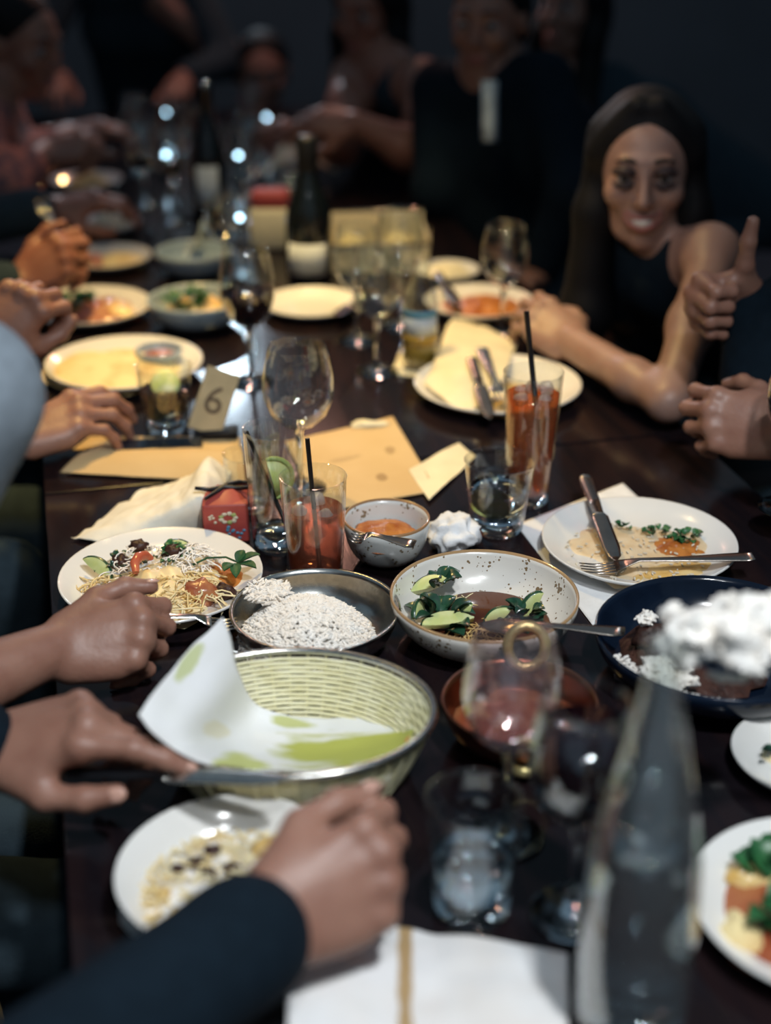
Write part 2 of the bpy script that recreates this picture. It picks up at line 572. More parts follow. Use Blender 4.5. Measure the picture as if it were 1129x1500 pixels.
def table(s0, s1, label):
    t = thing('dining_table', label, 'table', tp(s0, 0, 0), (0, 0, TANG), 'tables pushed end to end')
    L, W = s1 - s0, 0.915
    MB().box((0, 0, TZ - 0.035), (W, L, TZ)).build('table_top', 'wood', t, smooth=False, mods=[BEVEL(0.0012)])
    MB().box((0.05, 0.05, TZ - 0.11), (W - 0.05, L - 0.05, TZ - 0.035)).build('apron', 'wood', t, smooth=False)
    for x in (0.28, W - 0.34):
        for y in (0.06, L - 0.12):
            MB().box((x, y, 0), (x + 0.06, y + 0.06, TZ - 0.11)).build('leg', 'wood', t, smooth=False)


table(-1.10, 0.205, 'dark brown wooden table carrying the basket, rice bowl and carafe')
table(0.211, 1.50, 'dark brown wooden table carrying the red wine glass and flatbread plate')
table(1.506, 2.90, 'dark brown wooden table beyond the black wine bottle at the far end')


def bench(wd, label):
    b = thing('bench', label, 'bench', tp(-1.2, wd, 0), (0, 0, TANG))
    MB().box((-0.19, 0, 0.40), (0.19, 4.3, 0.45)).build('seat', 'bench', b, smooth=False, mods=[BEVEL(0.008)])
    for y in (0.15, 1.5, 2.8, 4.1):
        MB().box((-0.17, y, 0), (0.17, y + 0.06, 0.40)).build('leg', 'bench', b, smooth=False)


bench(-0.33, 'long dark bench along the side of the diner with the bracelet')
bench(1.22, 'long dark bench along the side of the long-haired smiling woman')


# ================================================================== crockery
def plate_prof(R, H=0.024):
    return [(0, 0.003), (0.5 * R, 0.003), (0.55 * R, 0.0), (0.60 * R, 0.002), (0.86 * R, 0.45 * H), (0.985 * R, H - 0.002), (R, H), (0.995 * R, H + 0.002), (0.98 * R, H + 0.0018),
            (0.86 * R, 0.45 * H + 0.004), (0.66 * R, 0.20 * H + 0.003), (0.45 * R, 0.007), (0, 0.0065)]


def bowl_prof(R, H, foot=0.45, t=0.0035, lip=0.0):
    out = [(0, 0.002), (foot * R * 0.95, 0.002), (foot * R, 0.0), (foot * R * 1.05, 0.003)]
    inn = []
    for i in range(1, 9):
        q = i / 8
        r = foot * R + (1 - foot) * R * math.sin(q * math.pi / 2) ** 0.85
        z = 0.003 + (H - 0.003) * (1 - math.cos(q * math.pi / 2)) ** 0.9
        out.append((r, z))
        inn.append((r - t, z + t * 0.6))
    out[-1] = (R, H)
    inn = inn[:-1] + [(R - t * 0.6, H + 0.0012)]
    return out + [(R + lip, H + 0.0005)] * (1 if lip else 0) + inn[::-1] + [(foot * R * 0.8, 0.0065), (0, 0.006)]


def crockery(name, label, cat, loc, prof, mat, group=None, rot=(0, 0, 0), n=64, sy=1.0):
    o = MB().lathe(prof, n, sy=sy).build(name, mat, loc=loc, rot=rot)
    fix_normals(o)
    return tag(o, label, cat, group)


def heap(name, label, cat, loc, R, h, mat, seed=0, amp=0.35, freq=3.0, ex=1.0, rz=0, group=None, kind=None, n=36, m=12, flat=0.35, thing_=True, sink=0.0):
    """a low uneven heap of soft food, thick in the middle and thin at its ragged edge"""
    mb = MB()
    rows = []
    for i in range(m + 1):
        q = i / m
        row = []
        for j in range(n):
            a = 2 * math.pi * j / n
            d = Vector((math.cos(a), math.sin(a), 0))
            rr = R * (1 + amp * noise.noise(d * 1.6 + Vector((seed, seed * 2.2, 0))) + 0.5 * amp * noise.noise(d * 4 + Vector((seed, 0, seed))))
            p = d * rr * q
            z = h * (1 - q ** 2.2) * (1 + amp * 1.4 * noise.noise(Vector((p.x, p.y, 0)) * (freq / R) + Vector((seed * 3.3, 1, seed)))) + 0.0006
            if i == m:
                z = -0.001
            row.append((p.x * ex, p.y, max(z, -0.001) - sink))
        rows.append(row)
    mb.grid(rows, close_v=True)
    o = mb.build(name, mat, loc=loc, rot=(0, 0, rz))
    fix_normals(o)
    if thing_:
        tag(o, label, cat, group, kind)
    return o


def on(c, dx, dy, dz=0.0):
    return (c[0] + dx, c[1] + dy, c[2] + dz)


def grains_mesh(mb, pts, L=0.0065, r=0.0011, seed=1, tilt=0.6):
    rnd = random.Random(seed)
    for p in pts:
        a, t = rnd.uniform(0, 6.283), rnd.uniform(-tilt, tilt) * 0.5
        d = Vector((math.cos(a) * math.cos(t), math.sin(a) * math.cos(t), math.sin(t)))
        l = L * rnd.uniform(0.7, 1.25)
        s = d.orthogonal().normalized()
        u = d.cross(s)
        o = len(mb.v)
        P = Vector(p)
        mb.v.append(tuple(P - d * l / 2))
        for q in (-0.28, 0.28):
            for k in range(4):
                mb.v.append(tuple(P + d * l * q + r * (s * math.cos(k * math.pi / 2) + u * math.sin(k * math.pi / 2))))
        mb.v.append(tuple(P + d * l / 2))
        for k in range(4):
            k2 = (k + 1) % 4
            mb.f.append((o, o + 1 + k2, o + 1 + k))
            mb.f.append((o + 1 + k, o + 1 + k2, o + 5 + k2, o + 5 + k))
            mb.f.append((o + 5 + k, o + 5 + k2, o + 9))
    return mb


def shreds_mesh(mb, pts, L=0.03, r=0.0012, seed=1, curl=1.0, lift=0.4):
    rnd = random.Random(seed)
    for p in pts:
        a = rnd.uniform(0, 6.283)
        P = Vector(p)
        path = [P.copy()]
        el = rnd.uniform(-lift, lift)
        da = rnd.uniform(-curl, curl)
        l = L * rnd.uniform(0.5, 1.2)
        for k in range(5):
            a += da * 0.45
            el -= 0.18
            P = P + Vector((math.cos(a) * math.cos(el), math.sin(a) * math.cos(el), math.sin(el))) * l / 5
            P.z = max(P.z, p[2] - 0.006)
            path.append(P.copy())
        mb.tube(path, [r * 0.7, r, r, r, r, r * 0.6], 4)
    return mb


def scatter(c, R, n, seed, hfun, ex=1.0, rz=0):
    rnd = random.Random(seed)
    out = []
    for _ in range(n):
        q, a = math.sqrt(rnd.random()), rnd.uniform(0, 6.283)
        x, y = R * q * math.cos(a) * ex, R * q * math.sin(a)
        x, y = x * math.cos(rz) - y * math.sin(rz), x * math.sin(rz) + y * math.cos(rz)
        out.append((c[0] + x, c[1] + y, c[2] + hfun(q)))
    return out


def leaf_mesh(mb, base, dirv, L, W, bend=0.3, up=(0, 0, 1), t=0.0006):
    d, u = Vector(dirv).normalized(), Vector(up)
    s = d.cross(u).normalized()
    u = s.cross(d).normalized()
    for sgn in (1, -1):
        rows = []
        for i in range(7):
            q = i / 6
            wd = W * math.sin(math.pi * min(1, q * 0.96 + 0.04)) ** 0.8
            c = Vector(base) + d * L * q + u * (L * bend * math.sin(q * math.pi * 0.8) * 0.5 + sgn * t)
            rows.append([c + s * wd * x + u * (abs(x) * wd * 0.35) for x in (-1, -0.5, 0, 0.5, 1)])
        mb.grid(rows)
    return mb


# ---- cutlery, built along x from the handle's end
def fork(name, label, loc, rot, mat='steel', L=0.19, group=None):
    t = thing(name, label, 'fork', loc, rot, group)
    MB().loft([(0, 0.009, 0.003, 0.0022, 0), (0.01, 0.0105, 0.003, 0.0024, 0), (L * 0.45, 0.005, 0.007, 0.003, 0), (L * 0.66, 0.004, 0.010, 0.003, 0), (L * 0.74, 0.009, 0.006, 0.0022, 0.001), (L * 0.80, 0.0125, 0.003, 0.002, 0.0015)], 7).build('handle', mat, t)
    for k in range(4):
        y = (k - 1.5) * 0.0068
        MB().loft([(L * 0.795, 0.0024, 0.003, 0.002, 0), (L * 0.9, 0.0019, 0.0025, 0.0018, 0), (L, 0.0009, 0.0065, 0.0012, 0)], 3).build('tine', mat, t, loc=(0, y, 0))
    return t


def spoon(name, label, loc, rot, mat='steel', L=0.18, W=0.020, group=None):
    st = [(0, 0.0085, 0.004, 0.0022, 0), (0.012, 0.010, 0.004, 0.0024, 0), (L * 0.42, 0.005, 0.008, 0.003, 0), (L * 0.62, 0.004, 0.010, 0.003, 0.0005)]
    for i in range(9):
        q = i / 8
        x = L * 0.66 + L * 0.34 * q
        st.append((x, max(0.002, W * math.sin(math.pi * (0.10 + 0.88 * q)) ** 0.7), 0.0085 - 0.0075 * math.sin(math.pi * q) ** 0.8, 0.0016, 0.006 * math.sin(math.pi * q)))
    t = thing(name, label, 'spoon', loc, rot, group)
    MB().loft(st[:5], 7).build('handle', mat, t)
    MB().loft(st[4:], 9).build('spoon_bowl', mat, t)
    return t


def knife(name, label, loc, rot, mat='steel', L=0.21, group=None):
    t = thing(name, label, 'knife', loc, rot, group)
    MB().loft([(0, 0.007, 0.004, 0.005, 0), (0.008, 0.0085, 0.004, 0.006, 0), (L * 0.3, 0.0075, 0.004, 0.006, 0), (L * 0.46, 0.006, 0.004, 0.006, 0)], 7).build('handle', mat, t)
    MB().loft([(L * 0.455, 0.0065, 0.004, 0.0022, 0), (L * 0.5, 0.0105, 0.004, 0.002, 0), (L * 0.85, 0.0105, 0.004, 0.0016, 0), (L * 0.95, 0.0075, 0.004, 0.0014, 0), (L, 0.001, 0.004, 0.001, 0)], 7).build('blade', mat, t)
    return t


def aim(a, b, roll=0.0):
    """rotation that lays the x axis from a towards b"""
    d = (Vector(b) - Vector(a)).normalized()
    y = Vector((0, 0, 1)).cross(d)
    y = y.normalized() if y.length > 1e-5 else Vector((0, 1, 0))
    z = d.cross(y)
    m = Matrix((d, y, z)).transposed() @ Matrix.Rotation(roll, 3, 'X')
    return m.to_euler()


# ---- glasses
def tumbler(name, label, loc, r0, r1, H, fill=None, fmat='water', base=0.016, group=None, t=0.0022, wall='glass'):
    g = thing(name, label, 'glass', loc, group=group)
    prof = [(r0 * 0.98, base * 0.9), (r0, base)]
    rf = lambda z: r0 + (r1 - r0) * (z / H)
    prof = [(rf(base * 0.6), base * 0.6)] + [(rf(H * q), H * q) for q in (0.25, 0.5, 0.75, 0.95)] + [(r1, H), (r1 + 0.0002, H + 0.0009), (r1 - t * 0.5, H + 0.0014), (r1 - t, H + 0.0006)] + [(rf(H * q) - t, H * q) for q in (0.95, 0.75, 0.5, 0.25)] + [(rf(base) - t, base + 0.001)]
    MB().lathe(prof, 48).build('glass_wall', wall, g)
    b = MB().lathe([(0, 0.0015), (r0 * 0.82, 0.001), (r0 * 0.93, 0.0), (r0, 0.003), (rf(base * 0.6), base * 0.6), (rf(base) - t, base), (r0 * 0.7, base - 0.002), (0, base - 0.003)], 48).build('glass_base', 'thick', g)
    fix_normals(b)
    if fill:
        z1 = H * fill
        e = 0.0004
        wt = MB().lathe([(0, base + 0.001), (rf(base) - t - e, base + 0.002), (rf((base + z1) / 2) - t - e, (base + z1) / 2), (rf(z1) - t - e, z1 - 0.0004), (rf(z1) - t - 0.0015, z1), (0, z1)], 48).build('drink', fmat, g)
        fix_normals(wt)
    return g


def wine_glass(name, label, loc, R, H, fill=None, fmat='wine', stem=0.45, foot=0.034, group=None, wall='glass'):
    g = thing(name, label, 'glass', loc, group=group)
    zb = H * stem
    pts = [(0.16, 0.0), (0.45, 0.05), (0.78, 0.18), (0.96, 0.36), (1.0, 0.50), (0.97, 0.66), (0.88, 0.85), (0.80, 1.0)]
    zz = lambda q: zb + (H - zb) * q
    t = 0.0012
    out = [(0.0, zb - 0.001)] + [(R * a, zz(q)) for a, q in pts]
    inn = [(max(0, R * a - t), zz(q) + (0.0012 if q < 0.2 else 0)) for a, q in pts[::-1]]
    MB().lathe(out + [(R * 0.8 - t * 0.5, H + 0.0007)] + inn + [(0.0, zb + 0.0015)], 48).build('glass_bowl', wall, g)
    s = MB().lathe([(0.0, zb), (0.0075, zb - 0.0005), (0.0048, zb - 0.010), (0.0036, zb * 0.6), (0.0036, zb * 0.25), (0.007, 0.009), (foot * 0.5, 0.0045), (foot, 0.002), (foot * 0.99, 0.0004), (foot * 0.8, 0.0), (0, 0.0)], 36).build('stem', 'thick', g)
    fix_normals(s)
    if fill:
        e = t + 0.0005
        pr = [(0, zb + 0.002)]
        last = None
        for a, q in pts:
            if q < fill:
                pr.append((max(0.001, R * a - e), zz(q) + 0.0016))
                last = (a, q)
        nx = next(((a, q) for a, q in pts if q >= fill), pts[-1])
        k = (fill - last[1]) / max(1e-6, nx[1] - last[1])
        ra = last[0] + (nx[0] - last[0]) * k
        pr += [(R * ra - e, zz(fill)), (0, zz(fill))]
        fix_normals(MB().lathe(pr, 48).build('drink', fmat, g))
    return g


def straw(label, a, b, r=0.0028, group=None):
    mb = MB()
    mb.tube([a, Vector(a).lerp(Vector(b), 0.5), b], r, 10)
    o = mb.build('drinking_straw', 'blacklabel')
    return tag(o, label, 'straw', group)


def ice(label, loc, s, seed, group):
    mb = MB()
    mb.blob((0, 0, 0), (s, s, s), seed, 0.10, 2.0, 12, 8)
    for i, v in enumerate(mb.v):
        m = max(abs(c) for c in v) / s
        l = math.sqrt(sum(c * c for c in v)) / s
        k = 0.55 * l / max(m, 1e-4) * 0.8 + 0.45
        mb.v[i] = tuple(c * k for c in v)
    rnd = random.Random(seed)
    o = mb.build('ice_cube', 'ice', loc=loc, rot=(rnd.uniform(0, 3), rnd.uniform(0, 3), rnd.uniform(0, 3)))
    fix_normals(o)
    return tag(o, label, 'ice', group)


def cloth(name, label, cat, rows, mat, sub=3, amp=0.002, freq=40, thick=0.0012, seed=0, nu=None, ridge=False, tag_=True, group=None):
    """a sheet through a net of points, smoothed (Catmull-Rom), with small wrinkles and a real thickness"""
    R = [[Vector(p) for p in r] for r in rows]

    def cr(P, n):
        out = []
        for i in range(len(P) - 1):
            p0, p1, p2, p3 = P[max(i - 1, 0)], P[i], P[i + 1], P[min(i + 2, len(P) - 1)]
            for k in range(n):
                t = k / n
                out.append(0.5 * ((2 * p1) + (p2 - p0) * t + (2 * p0 - 5 * p1 + 4 * p2 - p3) * t * t + (3 * p1 - p0 - 3 * p2 + p3) * t ** 3))
        out.append(P[-1])
        return out
    n = 2 ** sub
    A = [cr(r, n) for r in R]
    B = [cr([A[i][j] for i in range(len(A))], n) for j in range(len(A[0]))]
    G = [[B[j][i] for j in range(len(B))] for i in range(len(B[0]))]
    mb = MB()
    mb.uv = []
    for i, r in enumerate(G):
        for j, p in enumerate(r):
            q = p * freq + Vector((seed * 5.1, seed, 0))
            f = noise.noise(q) + 0.5 * noise.noise(q * 2.1)
            if ridge:
                f = 1 - 2.2 * abs(noise.noise(q)) - 0.9 * abs(noise.noise(q * 2.3))
            p.z += amp * f
            mb.uv.append((i / (len(G) - 1), j / (len(r) - 1)))
    mb.grid(G)
    o = mb.build(name, mat, mods=[SOLID(thick)])
    if tag_:
        tag(o, label, cat, group)
    return o


def flat_sheet(name, label, cat, corners, mat, z, amp=0.0008, n=3, curl=0.0, seed=0, thick=0.0008, lift=None, group=None):
    """a sheet of paper lying on the table: four corners, edges curling a little"""
    c = [Vector(p) for p in corners]
    rows = []
    for i in range(n + 1):
        u = i / n
        row = []
        for j in range(n + 1):
            v = j / n
            p = c[0].lerp(c[1], u).lerp(c[3].lerp(c[2], u), v)
            e = max(abs(u - 0.5), abs(v - 0.5)) * 2
            p.z = z + curl * e ** 3 * (0.6 + 0.4 * math.sin(seed + 5 * u + 3 * v))
            if lift:
                p.z += lift(u, v)
            row.append(p)
        rows.append(row)
    return cloth(name, label, cat, rows, mat, 3, amp, 30, thick, seed, group=group)

# ================================================================== the plates and bowls in the middle of the table
E = 0.0006
T0 = TZ + E

# ---- oval bread basket with its steel rim, and the stained cloth in it
BC = Vector((-0.085, 1.085, T0))
bk = thing('bread_basket', 'oval cream woven bread basket with a steel rim, lined with stained paper', 'basket', BC)
BH, BR, BY, B0, B0Y = 0.070, 0.128, 0.101, 0.094, 0.072


def brad(z):
    q = z / BH
    return B0 + (BR - B0) * q ** 0.8, B0Y + (BY - B0Y) * q ** 0.8


NST = 44
for k in range(NST):
    a = 2 * math.pi * (k + 0.5) / NST
    path = []
    for i in range(7):
        z = 0.004 + (BH - 0.006) * i / 6
        rx, ry = brad(z)
        path.append(((rx + 0.0028) * math.cos(a), (ry + 0.0028) * math.sin(a), z))
    MB().tube(path, 0.0016, 5).build('stake', 'wicker', bk)
for i in range(15):
    z = 0.005 + (BH - 0.012) * i / 14
    rx, ry = brad(z)
    path = []
    for k in range(NST * 3):
        a = 2 * math.pi * k / (NST * 3)
        o = 0.0005 * math.cos(NST / 2 * a + math.pi * i)
        path.append(((rx + o) * math.cos(a), (ry + o) * math.sin(a), z))
    MB().tube(path, 0.0019, 6, closed=True).build('strand', 'wicker', bk)
mb = MB()
mb.tube([((BR + 0.001) * math.cos(2 * math.pi * k / 72), (BY + 0.001) * math.sin(2 * math.pi * k / 72), BH) for k in range(72)], 0.0036, 8, closed=True)
r_ = mb.build('steel_rim', 'steel', bk)
r_['label'] = 'shiny steel rim'
fix_normals(MB().lathe([(0, 0.001), (1, 0.0), (1.0, 0.004), (0, 0.004)], 48, sx=B0, sy=B0Y).build('basket_bottom', 'wicker', bk))

MT['stainpaper'] = stained('stained_liner', (0.86, 0.86, 0.86), [
    (0.80, 0.62, 0.27, 0.36, (0.46, 0.48, 0.10)), (0.06, 0.42, 0.055, 0.16, (0.58, 0.62, 0.34)), (0.50, 0.93, 0.07, 0.17, (0.56, 0.60, 0.22)),
    (0.56, 0.16, 0.07, 0.12, (0.56, 0.58, 0.25)), (0.96, 0.62, 0.022, 0.07, (0.66, 0.30, 0.10)), (0.36, 0.62, 0.05, 0.10, (0.80, 0.76, 0.62))], col2=(0.82, 0.82, 0.80))
cloth('basket_liner', 'white paper liner with green stains draped over the rim of the woven basket', 'napkin', [
    [pd(326, 905, 1.335), pd(284, 945, 1.30), pd(240, 995, 1.25), pd(203, 1048, 1.21)],
    [pd(338, 935, 1.335), pd(296, 978, 1.29), pd(252, 1030, 1.24), pd(222, 1072, 1.205)],
    [pd(349, 985, 1.335), pd(318, 1022, 1.285), pd(282, 1062, 1.24), pd(252, 1094, 1.21)],
    [pz(375, 1030, .778), pz(362, 1056, .772), pz(340, 1086, .785), pd(305, 1118, 1.205)],
    [pz(430, 1050, .766), pz(425, 1075, .762), pz(410, 1105, .768), pz(395, 1128, .790)],
    [pz(510, 1050, .764), pz(505, 1078, .764), pz(500, 1105, .766), pz(490, 1132, .788)],
    [pz(582, 1045, .776), pz(582, 1070, .772), pz(570, 1095, .776), pz(552, 1118, .792)],
    [pz(604, 1040, .790), pz(606, 1060, .788), pz(600, 1085, .790), pz(585, 1106, .796)]], 'stainpaper', 3, 0.0022, 26, 0.0007, 3)

# ---- steel bowl of rice
RB = Vector((-0.075, 1.318, T0))
crockery('rice_bowl', 'round steel bowl heaped with white rice beside the iced tea', 'bowl', RB, bowl_prof(0.0885, 0.042, 0.62, 0.002, 0.003), 'steel')
heap('rice_mound', 'mound of long-grain rice inside the round steel bowl', 'rice', on(RB, -0.010, -0.010, 0.008), 0.069, 0.038, 'rice', 3, 0.2, 2.0, kind='stuff')
rnd = random.Random(3)
mb = MB()
hf = lambda q: 0.013 + 0.039 * (1 - q ** 2.2)
grains_mesh(mb, scatter(on(RB, -0.010, -0.010, 0), 0.071, 2900, 5, hf), 0.0105, 0.0014, 5)
grains_mesh(mb, scatter(on(RB, -0.052, 0.026, 0.014), 0.024, 340, 6, lambda q: 0.030 + 0.008 * rnd.random()), 0.0105, 0.0014, 6)
tag(mb.build('rice_grains', 'rice', smooth=False), 'loose white rice grains over the mound in the steel bowl', 'rice', kind='stuff')
spoon('serving_spoon', 'copper-toned serving spoon leaning at the edge of the rice bowl', on(RB, -0.117, -0.028, 0.004), (0, 0.0, -0.38), 'oldsteel', 0.105, 0.014)

# ---- white speckled bowl of cucumber in broth
CB = Vector((0.106, 1.334, T0))
MT['speckle'] = speckled('speckled_glaze', (0.80, 0.77, 0.71), (0.22, 0.15, 0.08), 230, 0.10, (0.40, 0.25, 0.12), 0.0500)
crockery('broth_bowl', 'white speckled bowl of cucumber and dark broth beside the rice bowl', 'bowl', CB, bowl_prof(0.1015, 0.052, 0.50), 'speckle')
br = MB().lathe([(0, 0.010), (0.062, 0.010), (0.068, 0.0165), (0.066, 0.0172), (0, 0.0175)], 48).build('broth', 'broth', loc=on(CB, 0.004, -0.006, 0.003))
fix_normals(br)
tag(br, 'dark brown broth pooled in the white speckled bowl', 'soup')


def cucumber(label, loc, rot, L=0.05, W=0.013, t=0.004, group=None):
    c = thing('cucumber_slice', label, 'cucumber', loc, rot, group)
    n = 14
    up, lo, sk = [], [], []
    for i in range(n + 1):
        q = i / n
        x = (q - 0.5) * L
        y = W * math.sin(math.pi * q) ** 0.6
        up.append([(x, -0.25 * W * math.sin(math.pi * q), t), (x, y * 0.5, t * 1.25), (x, y, t)])
        lo.append([(x, y, 0), (x, -0.25 * W * math.sin(math.pi * q), 0), (x, -0.25 * W * math.sin(math.pi * q), t)])
        sk.append([(x * 1.02, y, 0), (x * 1.04, y + 0.0022, t * 0.3), (x * 1.04, y + 0.0022, t * 0.8), (x * 1.02, y, t * 1.04)])
    mb = MB().grid(up)
    mb.grid(lo)
    mb.build('flesh', 'cuke', c)
    s = MB().grid(sk).build('peel', 'cukeskin', c)
    s['label'] = 'dark green peel'
    return c


cg = 'cucumber pieces in the broth bowl'
cucumber('long pale cucumber slice lying flat in the broth of the speckled bowl', on(CB, -0.040, -0.024, 0.026), (0.25, 0.05, 0.35), 0.060, 0.016, 0.006, cg)
cucumber('cucumber slice stranded high on the rim side of the speckled bowl with greens', on(CB, -0.056, 0.050, 0.030), (0.35, -0.35, 0.1), 0.042, 0.014, 0.006, cg)
cucumber('cucumber wedge standing upright against the wall of the speckled bowl', on(CB, -0.072, -0.002, 0.030), (1.2, 0.0, 1.2), 0.036, 0.011, 0.006, cg)
cucumber('small cucumber tip poking up from the wilted greens in the broth', on(CB, -0.020, 0.004, 0.024), (1.3, -1.0, 0.3), 0.030, 0.009, 0.006, cg)
cucumber('cucumber piece at the middle of the broth beside the bright herb clump', on(CB, 0.016, -0.004, 0.022), (1.0, -0.6, 0.2), 0.036, 0.011, 0.006, cg)
cucumber('triangular cucumber end sticking up at the far side of the broth', on(CB, 0.054, 0.016, 0.028), (1.3, -0.9, 0.5), 0.036, 0.012, 0.006, cg)


def greens(name, label, loc, R, n, seed, mat='darkherb', L=0.016, W=0.006, h=0.012, group=None, cat='greens'):
    mb = MB()
    rnd = random.Random(seed)
    for _ in range(n):
        q, a = math.sqrt(rnd.random()), rnd.uniform(0, 6.283)
        d = (math.cos(a + rnd.uniform(-1, 1)), math.sin(a + rnd.uniform(-1, 1)), rnd.uniform(-0.1, 0.7))
        leaf_mesh(mb, (R * q * math.cos(a), R * q * math.sin(a), h * (1 - q * q) * rnd.uniform(0.2, 1)), d, L * rnd.uniform(0.6, 1.2), W * rnd.uniform(0.7, 1.2), 0.5)
    o = mb.build(name, mat, loc=loc)
    return tag(o, label, cat, group, 'stuff')


greens('wilted_greens', 'dark wilted greens among the cucumber in the broth', on(CB, -0.048, -0.006, 0.018), 0.024, 16, 4, 'darkherb', 0.026, 0.010, 0.014)
greens('wilted_greens', 'dark wilted green leaf on the stranded cucumber at the bowl wall', on(CB, -0.046, 0.052, 0.034), 0.010, 6, 5, 'darkherb', 0.020, 0.009, 0.006)
greens('herb_clump', 'clump of dark herbs in the broth next to the triangular cucumber end', on(CB, 0.044, -0.002, 0.018), 0.018, 22, 6, 'darkherb', 0.020, 0.008, 0.016)
mb = MB()
shreds_mesh(mb, scatter(on(CB, -0.012, -0.038, 0.020), 0.026, 60, 8, lambda q: 0.010 * (1 - q)), 0.034, 0.0009, 8, 1.4)
shreds_mesh(mb, scatter(on(CB, 0.016, -0.022, 0.018), 0.018, 16, 9, lambda q: 0.006), 0.034, 0.0009, 9, 1.8)
tag(mb.build('bean_sprouts', 'sauce'), 'tangle of thin pale sprouts at the near side of the broth', 'sprouts', kind='stuff')
mb = MB()
shreds_mesh(mb, scatter(on(CB, -0.026, 0.036, 0.022), 0.013, 7, 19, lambda q: 0.004), 0.045, 0.0010, 3, 1.2)
tag(mb.build('noodle_strands', 'noodle'), 'few pale noodle strands on the bare wall of the speckled bowl', 'noodles', kind='stuff')
spoon('soup_spoon', 'worn steel spoon reaching from the broth bowl towards the dark blue bowl', pz(915, 930, .803), aim(pz(915, 930, .803), pz(722, 925, .790)), 'oldsteel', 0.15, 0.015)

# ---- plate with noodles, salad and meat
LP = Vector((-0.257, 1.433, T0))
crockery('dinner_plate', 'white plate heaped with noodles, tomato and meat beside the red box', 'plate', LP, plate_prof(0.1165, 0.022), 'white')
heap('noodle_heap', 'heap of golden noodles in sauce on the plate with the tomato strip', 'noodles', on(LP, 0.008, -0.022, 0.007), 0.070, 0.022, 'noodle', 11, 0.3, 3, 1.1, kind='stuff')
heap('orange_sauce', 'orange sauce pool at the inner side of the noodle plate', 'sauce', on(LP, 0.062, 0.014, 0.008), 0.034, 0.010, 'curry', 12, 0.4, 3)
mb = MB()
shreds_mesh(mb, scatter(on(LP, 0.030, 0.026, 0.026), 0.034, 190, 21, lambda q: 0.014 * (1 - q * q)), 0.020, 0.0010, 21, 1.4)
shreds_mesh(mb, scatter(on(LP, -0.020, 0.022, 0.022), 0.046, 130, 22, lambda q: 0.014 * (1 - q * q)), 0.018, 0.0009, 22, 1.4)
tag(mb.build('grated_coconut', 'rice'), 'pale grated shreds strewn over the top of the noodle plate', 'shreds', kind='stuff')
mb = MB()
shreds_mesh(mb, scatter(on(LP, 0.014, -0.040, 0.020), 0.056, 170, 23, lambda q: 0.013 * (1 - q * q)), 0.045, 0.0012, 23, 1.8)
shreds_mesh(mb, scatter(on(LP, -0.055, -0.020, 0.010), 0.035, 70, 24, lambda q: 0.012 * (1 - q * q)), 0.040, 0.0011, 24, 1.5)
tag(mb.build('noodle_strands', 'noodle'), 'loose golden noodle strands over the near half of the noodle plate', 'noodles', kind='stuff')
mb = MB()
grains_mesh(mb, scatter(on(LP, -0.055, -0.030, 0.007), 0.045, 240, 25, lambda q: 0.006 * (1 - q)), 0.006, 0.0010, 25)
tag(mb.build('rice_scraps', 'ricepink', smooth=False), 'scattered rice scraps at the bare end of the noodle plate', 'rice', kind='stuff')
to = MB().tube([(0.0, -0.020, 0.0), (-0.004, -0.012, 0.007), (-0.004, 0.0, 0.009), (0.0, 0.012, 0.006), (0.004, 0.020, -0.002)], [0.004, 0.0058, 0.006, 0.0055, 0.003], 10).build('tomato_strip', 'tomato', loc=on(LP, -0.020, -0.004, 0.036), rot=(0, 0, -0.2))
tag(to, 'curved strip of red tomato on the golden noodles', 'tomato')
cucumber('dark-skinned cucumber slice at the bare end of the noodle plate', on(LP, -0.074, 0.012, 0.020), (0.9, 0.3, -0.6), 0.044, 0.012, 0.005, 'cucumber on the noodle plate')
cucumber('small cucumber end at the back of the noodle plate behind the shreds', on(LP, 0.012, 0.058, 0.022), (0.7, 0.2, 0.2), 0.034, 0.011, 0.005, 'cucumber on the noodle plate')
for i, (dx, dy, dz, sc, lab) in enumerate([(0.050, -0.040, 0.018, 0.020, 'glazed meat cube nearest the mint sprig on the noodle plate'), (0.076, -0.034, 0.016, 0.013, 'darker glazed meat cube between the mint sprig and rice bowl'), (0.030, -0.048, 0.014, 0.010, 'small glazed meat cube half buried in noodles by the fork hand')]):
    tag(fix_normals(MB().blob((0, 0, 0), (sc, sc * 0.85, sc * 0.8), 31 + i, 0.4, 2.2).build('meat_cube', 'redmeat' if i != 1 else 'meat', loc=on(LP, dx, dy, dz))), lab, 'meat', 'meat on the noodle plate')
for i, (dx, dy, dz, lab) in enumerate([(-0.034, 0.060, 0.026, 'charred crusty lump at the back of the noodle plate'), (0.010, 0.030, 0.034, 'dark charred lump amid the pale shreds on the noodles'), (-0.052, 0.030, 0.020, 'dark charred lump near the dark-skinned cucumber slice')]):
    tag(fix_normals(MB().blob((0, 0, 0), (0.012, 0.010, 0.008), 51 + i, 0.6, 2.6).build('charred_lump', 'meat', loc=on(LP, dx, dy, dz))), lab, 'meat', 'charred lumps on the noodle plate')
greens('chopped_herbs', 'chopped green herbs over the shreds on the noodle plate', on(LP, 0.010, 0.026, 0.032), 0.022, 20, 41, 'herb', 0.010, 0.004, 0.006)
greens('chopped_herbs', 'dark herb flakes between tomato strip and bare end of the noodle plate', on(LP, -0.046, 0.020, 0.020), 0.028, 18, 42, 'darkherb', 0.009, 0.003, 0.008)
ms = thing('mint_sprig', 'green mint sprig hanging over the edge of the noodle plate', 'herb', on(LP, 0.070, 0.000, 0.026))
